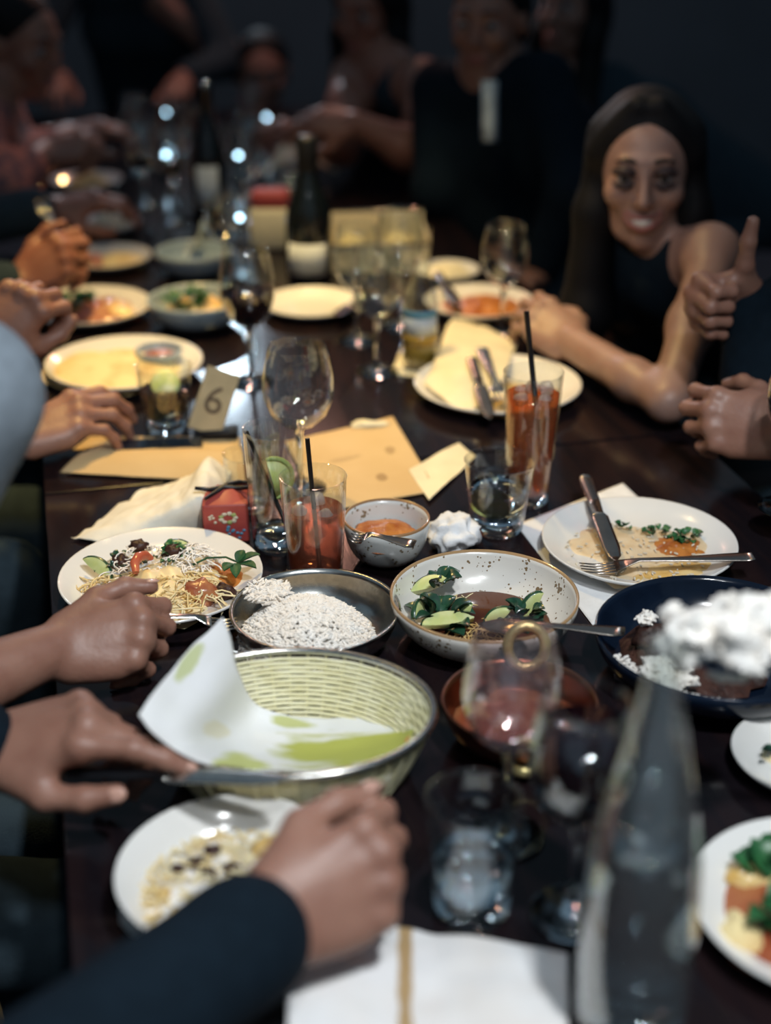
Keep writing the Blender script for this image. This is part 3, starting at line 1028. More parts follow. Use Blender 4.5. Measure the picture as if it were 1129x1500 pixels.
MB().tube([(-0.034, 0.006, 0.004), (-0.018, 0.012, 0.010), (0.004, 0.010, 0.012), (0.024, 0.000, 0.008)], 0.0012, 6).build('stem', 'mint', ms)
for d, b, L in (((1, 0.3, 0.2), (0.020, 0.002, 0.009), 0.030), ((0.9, -0.6, 0.0), (0.020, 0.0, 0.008), 0.030), ((0.1, -1, -0.3), (0.016, 0.0, 0.009), 0.030), ((0.4, 1, 0.4), (0.018, 0.002, 0.009), 0.022), ((-0.5, -0.9, -0.2), (0.012, 0.0, 0.009), 0.020)):
    leaf_mesh_ = MB()
    leaf_mesh(leaf_mesh_, b, d, L * 0.85, 0.0065, 0.3)
    leaf_mesh_.build('leaf', 'mint', ms)

# ---- red box with its black bow
RT = thing('gift_box', 'small red painted paper box with a black bow beside the noodle plate', 'box', Vector((-0.197, 1.578, T0)), (0, 0, 0.10))
MB().box((-0.028, -0.026, 0), (0.028, 0.026, 0.052)).build('box_body', 'redtin', RT, mods=[BEVEL(0.003, 3)])
MB().grid([[(-0.027 + 0.018 * i, -0.025 + 0.0167 * j, 0.0515 + (0.012 if i in (1, 2) and j in (1, 2) else 0)) for j in range(4)] for i in range(4)]).build('box_lid', 'redtin', RT)
rb = MB()
rb.tube([(-0.036, 0.0, 0.064), (-0.018, -0.002, 0.062), (0, -0.004, 0.066), (0.018, 0.0, 0.062), (0.034, -0.006, 0.064)], [0.0022, 0.003, 0.0034, 0.003, 0.0022], 6)
rb.tube([(-0.024, -0.020, 0.058), (-0.008, -0.010, 0.064), (0.004, 0.0, 0.067), (0.018, 0.008, 0.066), (0.030, 0.010, 0.064)], [0.002, 0.003, 0.0034, 0.003, 0.002], 6)
rb.build('ribbon_bow', 'ribbon', RT)
rnd = random.Random(12)


def painted(px, pz_, r, mat):
    MB().blob((px, -0.0264, pz_), (r, 0.0008, r * rnd.uniform(0.6, 1.0)), int(px * 9999), 0.2, 2, 8, 5).build('painted_petal', mat, RT)


for k in range(9):
    a = k / 9 * 6.283
    painted(0.003 + 0.009 * math.cos(a), 0.034 + 0.006 * math.sin(a), 0.0034, ('petal', 'leafp', 'petal')[k % 3])
for k in range(5):
    painted(-0.016 + rnd.uniform(-.004, .004), 0.034 + rnd.uniform(-.006, .006), 0.0020, 'petal')
for k in range(10):
    painted(0.012 + rnd.uniform(-.011, .010), 0.014 + rnd.uniform(-.008, .008), 0.0024, 'blue')

# ---- drinks in the middle
tumbler('highball_glass', 'highball of iced tea with a black straw behind the rice bowl', Vector((-0.082, 1.463, T0)), 0.0315, 0.0385, 0.130, 0.70, 'tea', 0.014)
GT = Vector((-0.082, 1.463, T0))
straw('black straw standing in the iced tea behind the rice bowl', on(GT, 0.006, -0.012, 0.018), on(GT, -0.006, 0.012, 0.172))
gi = 'ice in the iced tea behind the rice bowl'
for i, (x, y, z) in enumerate([(-0.016, -0.012, 0.092), (0.014, -0.016, 0.088), (0.004, 0.014, 0.094), (-0.014, 0.008, 0.074), (0.018, 0.006, 0.078), (0.004, -0.014, 0.066)]):
    ice('pale ice cube floating in the iced tea behind the rice bowl', on(GT, x, y, z), 0.0095, i, gi)

tumbler('highball_glass', 'emptied highball with a lime wedge and black straw beside the red box', Vector((-0.1325, 1.552, T0)), 0.0290, 0.0365, 0.152, None, base=0.020)
GL = Vector((-0.1325, 1.552, T0))
straw('black straw leaning inside the emptied lime highball', on(GL, 0.010, 0.0, 0.030), on(GL, -0.031, -0.010, 0.152))


def lime_wedge(label, loc, rot, R=0.022, t=0.009):
    c = thing('lime_wedge', label, 'lime', loc, rot)
    n = 12
    mb = MB()
    rows = []
    for i in range(n + 1):
        a = math.pi * i / n
        rows.append([(0, 0, -t), (R * 0.92 * math.cos(a), R * 0.92 * math.sin(a), -t * 0.15), (R * 0.92 * math.cos(a), R * 0.92 * math.sin(a), t * 0.15), (0, 0, t)])
    mb.grid(rows)
    mb.grid([[(R * 0.92 * math.cos(math.pi * i / n) * 0.0, 0, t * (1 if s else -1)) for s in (0, 1)] for i in range(2)])
    fix_normals(mb.build('flesh', 'lime', c))
    p = MB().tube([(R * 0.96 * math.cos(math.pi * i / n), R * 0.96 * math.sin(math.pi * i / n), 0) for i in range(n + 1)], [0.0018] + [0.0032] * (n - 1) + [0.0018], 8).build('rind', 'limeskin', c)
    p['label'] = 'green rind'
    return c


lime_wedge('lime wedge stuck inside the emptied highball with a leaning straw', on(GL, -0.004, -0.008, 0.090), (math.pi / 2 - 0.1, 1.35, 0.25), 0.0275, 0.006)
tumbler('small_tumbler', 'small clear tumbler half hidden behind the lime highball', Vector((-0.176, 1.655, T0)), 0.026, 0.031, 0.074, None, base=0.010)

wine_glass('wine_glass', 'empty wine glass standing behind the two highballs', Vector((-0.112, 1.706, T0 + 0.002)), 0.0465, 0.198, None, stem=0.44)
MW = Vector((0.140, 1.590, T0))
tumbler('water_tumbler', 'tapered tumbler of water with lime beside the crumpled tissue', MW, 0.0310, 0.0440, 0.094, 0.62, 'water', 0.016)
sl = fix_normals(MB().lathe([(0, -0.003), (0.020, -0.003), (0.023, 0), (0.020, 0.003), (0, 0.003)], 24).build('lime_slice', 'lime', loc=on(MW, -0.012, -0.006, 0.034), rot=(0.15, 0.1, 0)))
tag(sl, 'lime slice sunk in the water tumbler by the crumpled tissue', 'lime')

TT = Vector((0.185, 1.672, T0))
tumbler('tall_glass', 'tall glass of amber iced tea with black straw by the cutlery plate', TT, 0.0270, 0.0380, 0.178, 0.84, 'tallt', 0.016)
straw('thick black straw in the tall amber iced tea', on(TT, 0.008, -0.014, 0.104), on(TT, -0.011, 0.016, 0.252), 0.0036)
gi = 'ice in the tall amber iced tea'
for i, (x, y, z) in enumerate([(-0.016, -0.016, 0.148), (0.014, -0.018, 0.146), (0.0, 0.010, 0.154), (-0.014, 0.014, 0.146), (0.018, 0.006, 0.142), (0.006, -0.018, 0.132), (0.016, -0.008, 0.160)]):
    ice('pale ice cube at the top of the tall amber iced tea', on(TT, x, y, z), 0.0095, i + 20, gi)

# ---- soup bowl
SBc = Vector((pz(566, 758, .806).x, pz(566, 758, .806).y, T0))
MT['speckle2'] = speckled('speckled_pale_glaze', (0.66, 0.68, 0.66), (0.22, 0.18, 0.12), 200, 0.10, (0.30, 0.17, 0.08), 0.0540)
crockery('soup_bowl', 'small deep pale bowl of orange curry behind the iced tea', 'bowl', SBc, bowl_prof(0.0515, 0.056, 0.50, 0.003), 'speckle2')
heap('orange_curry', 'orange curry inside the small deep pale bowl', 'curry', on(SBc, -0.003, -0.004, 0.033), 0.042, 0.012, 'curry', 61, 0.18, 3)
mb = MB()
grains_mesh(mb, scatter(on(SBc, 0.020, -0.022, 0.036), 0.012, 26, 62, lambda q: 0.003), 0.005, 0.0018, 62)
tag(mb.build('curry_scraps', 'crumb', smooth=False), 'pale scraps on the orange curry in the small deep bowl', 'scraps', kind='stuff')
fork('dessert_fork', 'small worn fork lying across the near rim of the deep curry bowl', pz(608, 800, .812), aim(pz(608, 800, .812), pz(528, 792, .812)), 'oldsteel', 0.075)

# ---- crumpled tissue
mb = MB()
n_ = 40
rows = []
for i in range(27):
    th = math.pi * i / 26
    row = []
    for j in range(n_):
        ph = 2 * math.pi * j / n_
        d = Vector((math.sin(th) * math.cos(ph), math.sin(th) * math.sin(ph), math.cos(th)))
        k = 0.84 + 0.75 * (0.32 - abs(noise.noise(d * 1.25 + Vector((4, 9, 2))))) + 0.16 * noise.noise(d * 3.5)
        row.append((d.x * 0.031 * k, d.y * 0.034 * k, max(0.0, 0.019 + d.z * 0.026 * k)))
    rows.append(row)
mb.grid(rows, close_v=True)
ct = mb.build('crumpled_tissue', 'tissue', loc=Vector((0.083, 1.535, T0)), rot=(0, 0, 0.6))
tag(fix_normals(ct), 'crumpled white tissue ball in front of the water tumbler', 'tissue')

# ---- plate with the knife, herbs and sauce
GP = Vector((0.304, 1.518, T0 + 0.0025))
flat_sheet('paper_napkin', 'white paper napkin under the plate with the steel knife', 'napkin', [pz(756, 770), pz(912, 709), pz(1010, 800), pz(868, 918)], 'tissue', TZ + 0.0012, 0.0003, thick=0.0010, seed=2)
crockery('dinner_plate', 'white plate of sauce smears and herbs with a steel knife and fork', 'plate', GP, plate_prof(0.1165, 0.020), 'white')
heap('sauce_smear', 'pale sauce smear across the plate under the steel knife', 'sauce', on(GP, 0.006, -0.012, 0.0068), 0.084, 0.0035, 'saucelight', 71, 0.5, 4)
heap('brown_sauce', 'brown sauce patch near the green herbs on the cleared plate', 'sauce', on(GP, 0.044, -0.002, 0.009), 0.026, 0.005, 'curry', 72, 0.5, 4, 1.2)
heap('sauce_drip', 'orange sauce patch under the fork on the cleared plate', 'sauce', on(GP, 0.038, -0.062, 0.0085), 0.026, 0.003, 'sauce', 73, 0.5, 4, 1.8, 0.2)
for i, (dx, dy, R, n, lab) in enumerate([(-0.010, 0.052, 0.006, 4, 'tiny lone herb leaf above the green herbs on the cleared plate'), (0.028, 0.036, 0.014, 14, 'longer clump of green herbs on the cleared plate'), (0.060, 0.022, 0.017, 20, 'round-leaved clump of green herbs at the sauce patch edge')]):
    greens('herb_clump', lab, on(GP, dx, dy, 0.009), R, n, 81 + i, 'herb', 0.011, 0.005, 0.007)
mb = MB()
grains_mesh(mb, scatter(on(GP, -0.01, -0.02, 0.011), 0.085, 130, 75, lambda q: 0.002), 0.006, 0.0012, 75, 0.2)
tag(mb.build('rice_scraps', 'crumb', smooth=False), 'rice scraps stuck to the cleared plate with the knife', 'rice', kind='stuff')
knife('table_knife', 'steel knife lying across the cleared plate with its handle over the table', pz(856, 702, .785), aim(pz(856, 702, .785), pz(912, 852, .768)), 'oldsteel', 0.205)
fork('table_fork', 'steel fork lying across the near edge of the cleared plate', pz(1103, 818, .782), aim(pz(1103, 818, .782), pz(850, 838, .768)), 'oldsteel', 0.20)

# ---- dark blue bowl with dark stew and rice
DB = Vector((0.340, 1.253, T0))
crockery('stew_bowl', 'large dark blue bowl of dark stew and rice below the cleared plate', 'bowl', DB, bowl_prof(0.125, 0.050, 0.52, 0.004), 'darkblue')
heap('dark_stew', 'dark brown stew filling the large dark blue bowl', 'stew', on(DB, -0.030, 0.004, 0.012), 0.078, 0.020, 'meat', 91, 0.2, 4)
for i, (dx, dy, sc, lab) in enumerate([(-0.062, 0.018, 0.020, 'dark meat chunk with a rice fleck in the dark blue bowl'), (-0.030, 0.030, 0.024, 'dark meat chunk furthest back in the dark blue bowl'), (-0.054, -0.022, 0.022, 'dark meat chunk beside the spoon tip in the dark blue bowl'), (-0.010, -0.004, 0.024, 'dark meat chunk under the lifted rice in the dark blue bowl')]):
    tag(fix_normals(MB().blob((0, 0, 0), (sc, sc * 0.85, sc * 0.7), 95 + i, 0.5, 2.4).build('meat_chunk', 'meat', loc=on(DB, dx, dy, 0.034))), lab, 'meat', 'meat chunks in the dark blue bowl')


def rice_clump(label, loc, r, seed, n, mat='rice', group=None, grain=0.007):
    mb = MB()
    mb.blob((0, 0, 0), r, seed, 0.6, 2.0, 26, 18)
    base = list(mb.v)
    rnd = random.Random(seed)
    grains_mesh(mb, [tuple(c * rnd.uniform(0.94, 1.04) for c in rnd.choice(base)) for _ in range(n)], grain, 0.0014, seed)
    o = mb.build('rice_clump', mat, loc=loc)
    return tag(o, label, 'rice', group, 'stuff')


rice_clump('small white rice clump at the near wall of the dark blue bowl', on(DB, -0.064, -0.062, 0.040), (0.026, 0.019, 0.016), 5, 260)
rice_clump('rice fleck on the dark meat at the far side of the dark blue bowl', on(DB, -0.070, 0.024, 0.054), (0.009, 0.008, 0.006), 6, 60)
mb = MB()
grains_mesh(mb, [on(DB, 0.112 * math.cos(a) * s_, 0.112 * math.sin(a) * s_, 0.034 + 0.02 * (s_ - 0.9)) for a, s_ in [(3.3 + 0.010 * k + 0.02 * math.sin(k), 0.92 + 0.06 * math.sin(k * 2.7)) for k in range(130)]], 0.007, 0.0013, 77)
tag(mb.build('rice_scraps', 'rice', smooth=False), 'rice grains along the wall of the dark blue bowl', 'rice', kind='stuff')

# the serving of rice lifted over the bowl, on a dark blue-black spoon held from beyond the frame
RS = pd(1072, 925, 1.13)
rs = spoon('rice_server', 'blue-black serving spoon lifted above the dark blue bowl with rice', RS + Vector((0.20, -0.035, 0.012)), aim(RS + Vector((0.20, -0.035, 0.012)), RS + Vector((-0.035, 0.0, -0.026))), 'darkblue', 0.245, 0.036)
rice_clump('large white rice lump piled on the lifted serving spoon', RS + Vector((0.008, 0, -0.004)), (0.042, 0.034, 0.032), 9, 500)
rice_clump('smaller rice lump sliding off the tip of the lifted serving spoon', pd(1012, 935, 1.12), (0.020, 0.018, 0.020), 14, 200)
rice_clump('rice crumb falling away beside the lifted serving spoon', pd(984, 900, 1.15), (0.010, 0.009, 0.007), 12, 50)

# ---- copper karahi with brass rings
KH = Vector((0.128, 1.137, T0))
kh = thing('curry_pan', 'round copper pan of red curry with brass ring handles', 'pan', KH)
fix_normals(MB().lathe(bowl_prof(0.0735, 0.046, 0.5, 0.002, 0.002), 56).build('pan_body', 'copper', kh))
for s in (1, -1):
    h = MB().tube([(0.0185 * math.cos(2 * math.pi * k / 28), 0, 0.0215 * math.sin(2 * math.pi * k / 28)) for k in range(28)], 0.0056, 10, closed=True).build('ring_handle', 'brass', kh, loc=(0.012 if s > 0 else 0.0, s * 0.074, 0.060 if s > 0 else 0.034), rot=(-0.25 * s, 0, 0))
    h['label'] = 'hammered brass ring'
heap('red_curry', 'red curry inside the round copper pan', 'curry', on(KH, 0, 0, 0.020), 0.060, 0.016, 'redcurry', 101, 0.15, 3)

# ---- plates by the carafe
IP = Vector((0.392, 1.088, T0))
crockery('side_plate', 'white side plate with yellow scraps between stew bowl and carafe', 'plate', IP, plate_prof(0.070, 0.020), 'white')
heap('yellow_scraps', 'yellow scraps on the white side plate', 'scraps', on(IP, 0.006, -0.006, 0.007), 0.042, 0.010, 'noodle', 111, 0.4, 4, kind='stuff')
greens('chopped_herbs', 'dark herb scraps on the white side plate', on(IP, -0.024, 0.0, 0.012), 0.016, 8, 112, 'darkherb', 0.014, 0.004, 0.006)
JP = Vector((0.352, 0.880, T0))
crockery('dinner_plate', 'white plate of greens and dark curry beside the water carafe', 'plate', JP, plate_prof(0.108, 0.024), 'white')
heap('dark_curry', 'dark red curry on the plate beside the water carafe', 'curry', on(JP, -0.006, 0.0, 0.0068), 0.086, 0.012, 'redcurry', 121, 0.25, 4)
greens('spinach_heap', 'heap of green spinach on the plate beside the water carafe', on(JP, -0.004, 0.012, 0.018), 0.052, 70, 122, 'herb', 0.030, 0.011, 0.016)
heap('orange_wedge', 'shiny orange food wedge at the far side of the spinach plate', 'food', on(JP, -0.050, 0.046, 0.014), 0.018, 0.012, 'sauce', 123, 0.2, 3, 1.3)
heap('flatbread_scrap', 'tan flatbread scrap at the carafe side of the spinach plate', 'bread', on(JP, -0.072, -0.020, 0.012), 0.022, 0.012, 'naan', 124, 0.3, 3, 0.7)
heap('flatbread_scrap', 'tan flatbread scrap at the near side of the spinach plate', 'bread', on(JP, -0.020, -0.064, 0.012), 0.026, 0.010, 'naan', 125, 0.3, 3, 1.3)

# ---- carafe of water
WC = Vector((0.178, 0.772, T0))
wc = thing('water_carafe', 'tall clear tapering carafe of water in front of the spinach plate', 'carafe', WC)
co = [(0.030, 0.0015), (0.0405, 0.004), (0.0412, 0.02), (0.0408, 0.12), (0.0385, 0.16), (0.031, 0.205), (0.0215, 0.25), (0.0145, 0.285), (0.0120, 0.305), (0.0118, 0.318), (0.0138, 0.322), (0.0138, 0.329)]
MB().lathe(co + [(0.0128, 0.3315)] + [(max(0.004, r - 0.0022), z + 0.002) for r, z in co[::-1]], 56).build('glass_wall', 'carafe', wc)
fix_normals(MB().lathe([(0, 0.003), (0.028, 0.001), (0.036, 0.0), (0.0405, 0.004), (0.038, 0.010), (0, 0.008)], 48).build('glass_base', 'thick', wc))
fix_normals(MB().lathe([(0, 0.0085), (0.037, 0.011), (0.0386, 0.02), (0.0382, 0.12), (0.0360, 0.16), (0.0340, 0.178), (0, 0.178)], 56).build('water', 'water', wc))

# ---- wine glasses and tumbler by the carafe
wine_glass('wine_glass', 'empty rose-tinted wine glass standing before the copper pan', Vector((0.1045, 0.992, T0)), 0.0415, 0.205, None, stem=0.46, wall='rose')
wine_glass('wine_glass', 'wine glass of dark red wine between carafe and copper pan', Vector((0.150, 0.894, T0)), 0.0420, 0.208, 0.74, 'wine', stem=0.46)
NT = Vector((0.0700, 0.902, T0))
tumbler('water_tumbler', 'rocks glass of water in front of the folded white napkin', NT, 0.0310, 0.0390, 0.110, 0.50, 'water', 0.024)

# ---- deep plate of rice remains
FP = Vector((-0.124, 0.904, T0))
crockery('deep_plate', 'deep white plate with rice remains in front of the basket', 'plate', FP, plate_prof(0.0935, 0.040), 'white')
heap('rice_remains', 'rice remains spread over the deep white plate', 'rice', on(FP, 0.000, 0.002, 0.010), 0.078, 0.013, 'rice', 131, 0.45, 5)
mb = MB()
grains_mesh(mb, scatter(on(FP, 0.000, 0.002, 0.018), 0.076, 950, 132, lambda q: 0.008 * (1 - q * q)), 0.0075, 0.0013, 132)
tag(mb.build('rice_grains', 'noodle', smooth=False), 'loose rice grains over the remains on the deep white plate', 'rice', kind='stuff')
for i, (dx, dy, sc, mt, lab) in enumerate([(-0.020, 0.040, 0.008, 'meat', 'dark crumb highest on the deep white plate'), (-0.032, 0.026, 0.007, 'meat', 'second dark crumb down the edge of the rice remains'), (-0.046, 0.018, 0.006, 'meat', 'dark crumb at the bare side of the deep plate'), (-0.020, 0.012, 0.007, 'meat', 'dark crumb in the middle of the rice remains'), (-0.004, 0.018, 0.008, 'meat', 'dark crumb at the sauce side of the rice remains'), (0.024, 0.044, 0.013, 'sauce', 'golden sauce lump at the far rim of the deep plate'), (0.046, 0.038, 0.012, 'sauce', 'golden sauce lump beside the fork hand on the deep plate'), (-0.054, -0.012, 0.006, 'sauce', 'small yellow crumb on the bare side of the deep plate')]):
    tag(fix_normals(MB().blob((0, 0, 0), (sc, sc * 0.8, sc * 0.55), 140 + i, 0.5, 2.5).build('food_crumb', mt, loc=on(FP, dx, dy, 0.0235))), lab, 'food', 'crumbs on the deep white plate')

# ---- folded cloth napkin with a tan stripe
MT['stripe'] = stained('striped_napkin', (0.80, 0.80, 0.80), [(0.42, 0.5, 0.028, 60, (0.42, 0.28, 0.13))], col2=(0.78, 0.74, 0.70))
nap = []
for i in range(6):
    u = i / 5
    row = []
    for j in range(6):
        v = j / 5
        p = pz(422 + 408 * u, 1352 + 8 * abs(u - 0.3) * 30 * 0.2 + (24 * u if v == 0 else 0) + 210 * v, TZ)
        p.z = TZ + 0.003 + 0.019 * math.sin(math.pi * min(1, max(0, 0.1 + 0.85 * v))) ** 0.7 * (0.75 + 0.35 * math.sin(7 * u + 1.2)) * (1 - 0.55 * u ** 3)
        row.append(p)
    nap.append(row)
cloth('cloth_napkin', 'white folded cloth napkin with one tan stripe in front of the rocks glass', 'napkin', nap, 'stripe', 3, 0.0045, 20, 0.0016, 4)

# ================================================================== papers and napkins beyond the near bowls
MT['spotpaper'] = stained('spotted_brown_paper', (0.56, 0.39, 0.19), [(0.62, 0.72, 0.05, 0.05, (0.34, 0.22, 0.10)), (0.80, 0.42, 0.04, 0.05, (0.40, 0.27, 0.13)), (0.40, 0.40, 0.16, 0.03, (0.46, 0.32, 0.16))], col2=(0.60, 0.43, 0.22))
flat_sheet('brown_paper', 'brown paper sheet with faint spots under the empty wine glass', 'paper', [pz(418, 650), pz(575, 612), pz(640, 722), pz(470, 752)], 'spotpaper', TZ + 0.0012, 0.0004, curl=0.002, seed=1)
flat_sheet('paper_napkin', 'cream paper napkin between the brown paper and water tumbler', 'napkin', [pz(598, 692), pz(672, 653), pz(697, 672), pz(628, 738)], 'yellownapkin', TZ + 0.0028, 0.0008, curl=0.003, seed=4)
tag(MB().blob((0, 0, 0), (0.026, 0.012, 0.006), 3, 0.5, 2, flat=0.0).build('bread_scrap', 'yellownapkin', loc=pz(540, 622, TZ + 0.003), rot=(0, 0, 0.1)), 'cream scrap of bread at the far edge of the brown paper', 'bread')
flat_sheet('paper_menu', 'long brown folded paper with a raised edge beside the crumpled napkin', 'paper', [pz(88, 696), pz(150, 655), pz(352, 655), pz(360, 712)], 'brownpaper', TZ + 0.004, 0.0008, n=4, seed=3, thick=0.0015, lift=lambda u, v: 0.018 * math.sin(math.pi * min(1, u * 1.15)) * (0.4 + 0.6 * v))
flat_sheet('paper_menu', 'flat brown paper strip under the dark phone and lime tumbler', 'paper', [pz(106, 660), pz(132, 640), pz(352, 642), pz(350, 660)], 'brownpaper', TZ + 0.001, 0.0003, seed=5)
cloth('table_napkin', 'rumpled cream napkin trailing from the red box past the noodle plate', 'napkin', [
    [pz(104, 790, .752), pz(120, 782, .753), pz(180, 738, .755), pz(205, 722, .754)],
    [pz(175, 800, .752), pz(178, 765, .766), pz(215, 732, .764), pz(240, 712, .756)],
    [pz(235, 790, .754), pz(225, 758, .776), pz(245, 728, .778), pz(262, 706, .764)],
    [pz(272, 782, .754), pz(262, 745, .790), pz(275, 715, .792), pz(285, 695, .778)],
    [pz(302, 778, .754), pz(298, 732, .800), pz(302, 690, .806), pz(306, 672, .792)],
    [pz(330, 770, .752), pz(322, 740, .780), pz(330, 712, .780), pz(340, 694, .760)]], 'whitenapkin', 3, 0.005, 30, 0.0009, 8, ridge=True)

# phone, tumbler with lime, table number
ph = thing('phone', 'dark slim phone lying in front of the lime tumbler', 'phone', pz(232, 657, T0 + 0.003), (0, 0, 0.10))
MB().box((-0.062, -0.018, 0), (0.062, 0.018, 0.008)).build('phone_body', 'plastic', ph, mods=[BEVEL(0.002)])
MB().box((-0.058, -0.016, 0.008), (0.058, 0.016, 0.0086)).build('screen', 'darkblue', ph, smooth=False)
LT = Vector((-0.3155, 1.905, T0 + 0.0016))
tumbler('lime_tumbler', 'tapered tumbler with lime slices beside the table number card', LT, 0.0315, 0.0400, 0.100, 0.66, 'water', 0.018)
for i, (x, y, z, rx, ry, lab) in enumerate([(0.002, -0.006, 0.074, 0.9, 0.2, 'lime slice at the top of the lime tumbler'), (-0.012, 0.0, 0.046, 1.3, 0.5, 'lime slice on edge in the lime tumbler')]):
    fs = fix_normals(MB().lathe([(0, -0.002), (0.0185, -0.002), (0.0215, 0), (0.0185, 0.002), (0, 0.002)], 24).build('lime_slice', 'lime', loc=on(LT, x, y, z), rot=(rx, ry, 0)))
    tag(fs, lab, 'lime')
fs = MB().blob((0, 0, 0), (0.013, 0.009, 0.011), 7, 0.2).build('fruit_piece', 'curry', loc=on(LT, 0.016, -0.006, 0.044))
tag(fs, 'orange fruit piece under the lime in the lime tumbler', 'fruit')
nc = thing('table_number', 'tilted brown card with a black 6 beside the lime tumbler', 'sign', pz(312, 640, T0), (0, 0, 0.05))
cd = MB().box((-0.024, -0.0012, -0.046), (0.024, 0.0012, 0.046)).build('card', 'card', nc, loc=(0.004, 0.002, 0.054), rot=(-0.25, 0.36, 0.0), smooth=False)
MB().box((-0.026, -0.014, 0), (0.036, 0.014, 0.014)).build('card_holder', 'plastic', nc, mods=[BEVEL(0.003)])
fc = bpy.data.curves.new('number', 'FONT')
fc.body = '6'
fc.size = 0.058
fc.align_x = 'CENTER'
fc.align_y = 'CENTER'
fc.extrude = 0.0004
fo = bpy.data.objects.new('number_tmp', fc)
COL.objects.link(fo)
bpy.context.view_layer.update()
me = bpy.data.meshes.new_from_object(fo.evaluated_get(bpy.context.evaluated_depsgraph_get()))
bpy.data.objects.remove(fo)
me.materials.clear()
me.materials.append(MT['ink'])
no = bpy.data.objects.new('printed_number', me)
COL.objects.link(no)
no.parent = cd
no.location = (0, -0.0016, 0)
no.rotation_euler = (math.pi / 2, 0, 0)

# flatbread plate and the rest along the far left
DP = Vector((pz(183, 549).x, pz(183, 549).y, T0))
crockery('dinner_plate', 'white plate of flatbread and brown dip behind the lime tumbler', 'plate', DP, plate_prof(0.125, 0.022), 'white')
heap('flatbread', 'large folded flatbread covering the plate behind the lime tumbler', 'bread', on(DP, -0.018, -0.004, 0.007), 0.102, 0.020, 'naan', 151, 0.2, 3, 1.1)
dp = crockery('dip_dish', 'small brown dip dish on the flatbread plate', 'dish', on(DP, 0.052, 0.030, 0.010), bowl_prof(0.038, 0.022, 0.6, 0.003), 'bluegrey')
heap('brown_dip', 'brown dip in the small dish on the flatbread plate', 'dip', on(DP, 0.052, 0.030, 0.018), 0.033, 0.010, 'redmeat', 152, 0.1, 4)
EP = Vector((pz(131, 464).x, pz(131, 464).y, T0))
crockery('dinner_plate', 'white plate of dark greens and red salad by the clasped hands', 'plate', EP, plate_prof(0.111, 0.022), 'white')
heap('red_salad', 'chopped red salad on the plate by the clasped hands', 'salad', on(EP, 0.012, -0.004, 0.007), 0.076, 0.020, 'redmeat', 161, 0.3, 4)
heap('yellow_salad', 'yellow salad remains at the outer end of the red salad plate', 'salad', on(EP, 0.050, -0.010, 0.012), 0.040, 0.016, 'sauce', 162, 0.3, 4)
greens('salad_greens', 'dark green leaves beside the red salad', on(EP, -0.034, 0.0, 0.018), 0.034, 40, 163, 'herb', 0.026, 0.010, 0.014)
heap('flatbread_scrap', 'cream flatbread piece on the red salad plate near the clasped hands', 'bread', on(EP, -0.072, 0.022, 0.010), 0.026, 0.010, 'yellownapkin', 164, 0.2, 3)
GG = Vector((pz(158, 389).x, pz(158, 389).y, T0))
crockery('dinner_plate', 'white plate of flatbread and meat under the fork hand at the far side', 'plate', GG, plate_prof(0.088, 0.020), 'white')
heap('flatbread', 'folded flatbread on the far plate under the fork hand', 'bread', on(GG, 0.026, 0.0, 0.007), 0.050, 0.016, 'naan', 171, 0.2, 3)
heap('red_salad', 'reddish meat on the far plate under the fork hand', 'salad', on(GG, -0.030, -0.012, 0.007), 0.040, 0.016, 'redmeat', 172, 0.3, 4)
FF = Vector((-0.330, 2.388, T0))
crockery('salad_bowl', 'blue-grey bowl of pale salad beside the red wine glass', 'bowl', FF, bowl_prof(0.0845, 0.050, 0.5), 'bluegrey')
heap('pale_salad', 'pale leafy salad in the blue-grey bowl', 'salad', on(FF, 0, 0, 0.020), 0.070, 0.026, 'sauce', 181, 0.25, 4)
greens('salad_greens', 'green leaves over the pale salad in the blue-grey bowl', on(FF, -0.018, 0.0, 0.040), 0.036, 30, 182, 'herb', 0.022, 0.009, 0.012)
NN = Vector((-0.372, 2.70, T0))
crockery('serving_bowl', 'empty-looking blue-grey bowl with a bright spoon, behind the salad bowl', 'bowl', NN, bowl_prof(0.074, 0.048, 0.5), 'bluegrey')
spoon('serving_spoon', 'bright steel spoon standing in the far blue-grey bowl', pz(304, 322, .860), aim(pz(304, 322, .860), pz(288, 372, .775)), 'steel', 0.125, 0.016)

wine_glass('wine_glass', 'wine glass half full of red wine behind the table number card', Vector((-0.212, 2.106, T0)), 0.0430, 0.215, 0.46, 'wine', stem=0.42)
wb = thing('wine_bottle', 'black wine bottle with a pale label standing behind the round cream plate', 'bottle', Vector((-0.144, 2.64, T0)))
bo = [(0.036, 0.0), (0.0435, 0.004), (0.0438, 0.04), (0.0436, 0.125), (0.040, 0.150), (0.028, 0.178), (0.0195, 0.205), (0.0180, 0.225), (0.0185, 0.262), (0.0190, 0.272), (0.015, 0.276), (0, 0.276)]
fix_normals(MB().lathe([(0, 0.002)] + bo, 40).build('bottle_body', 'bottle', wb))
lb = MB()
lb.grid([[(0.0442 * math.cos(a), 0.0442 * math.sin(a), z) for z in (0.026, 0.085)] for a in [math.radians(-150 + 9 * k) for k in range(13)]])
l_ = lb.build('bottle_label', 'label', wb, mods=[SOLID(0.0004)])
l_['label'] = 'pale blank-looking label'
fix_normals(MB().lathe([(0.0187, 0.215), (0.0198, 0.218), (0.0200, 0.270), (0.016, 0.2775), (0, 0.2778)], 32).build('foil_capsule', 'plastic', wb))

JJ = Vector((pz(456, 456).x, pz(456, 456).y, T0))
crockery('side_plate', 'round cream side plate in front of the black wine bottle', 'plate', JJ, plate_prof(0.088, 0.018), 'white')
knife('table_knife', 'bright knife lying over the edge of the round cream plate', pz(530, 438, .774), aim(pz(530, 438, .774), pz(470, 480, .772)), 'silver', 0.11)

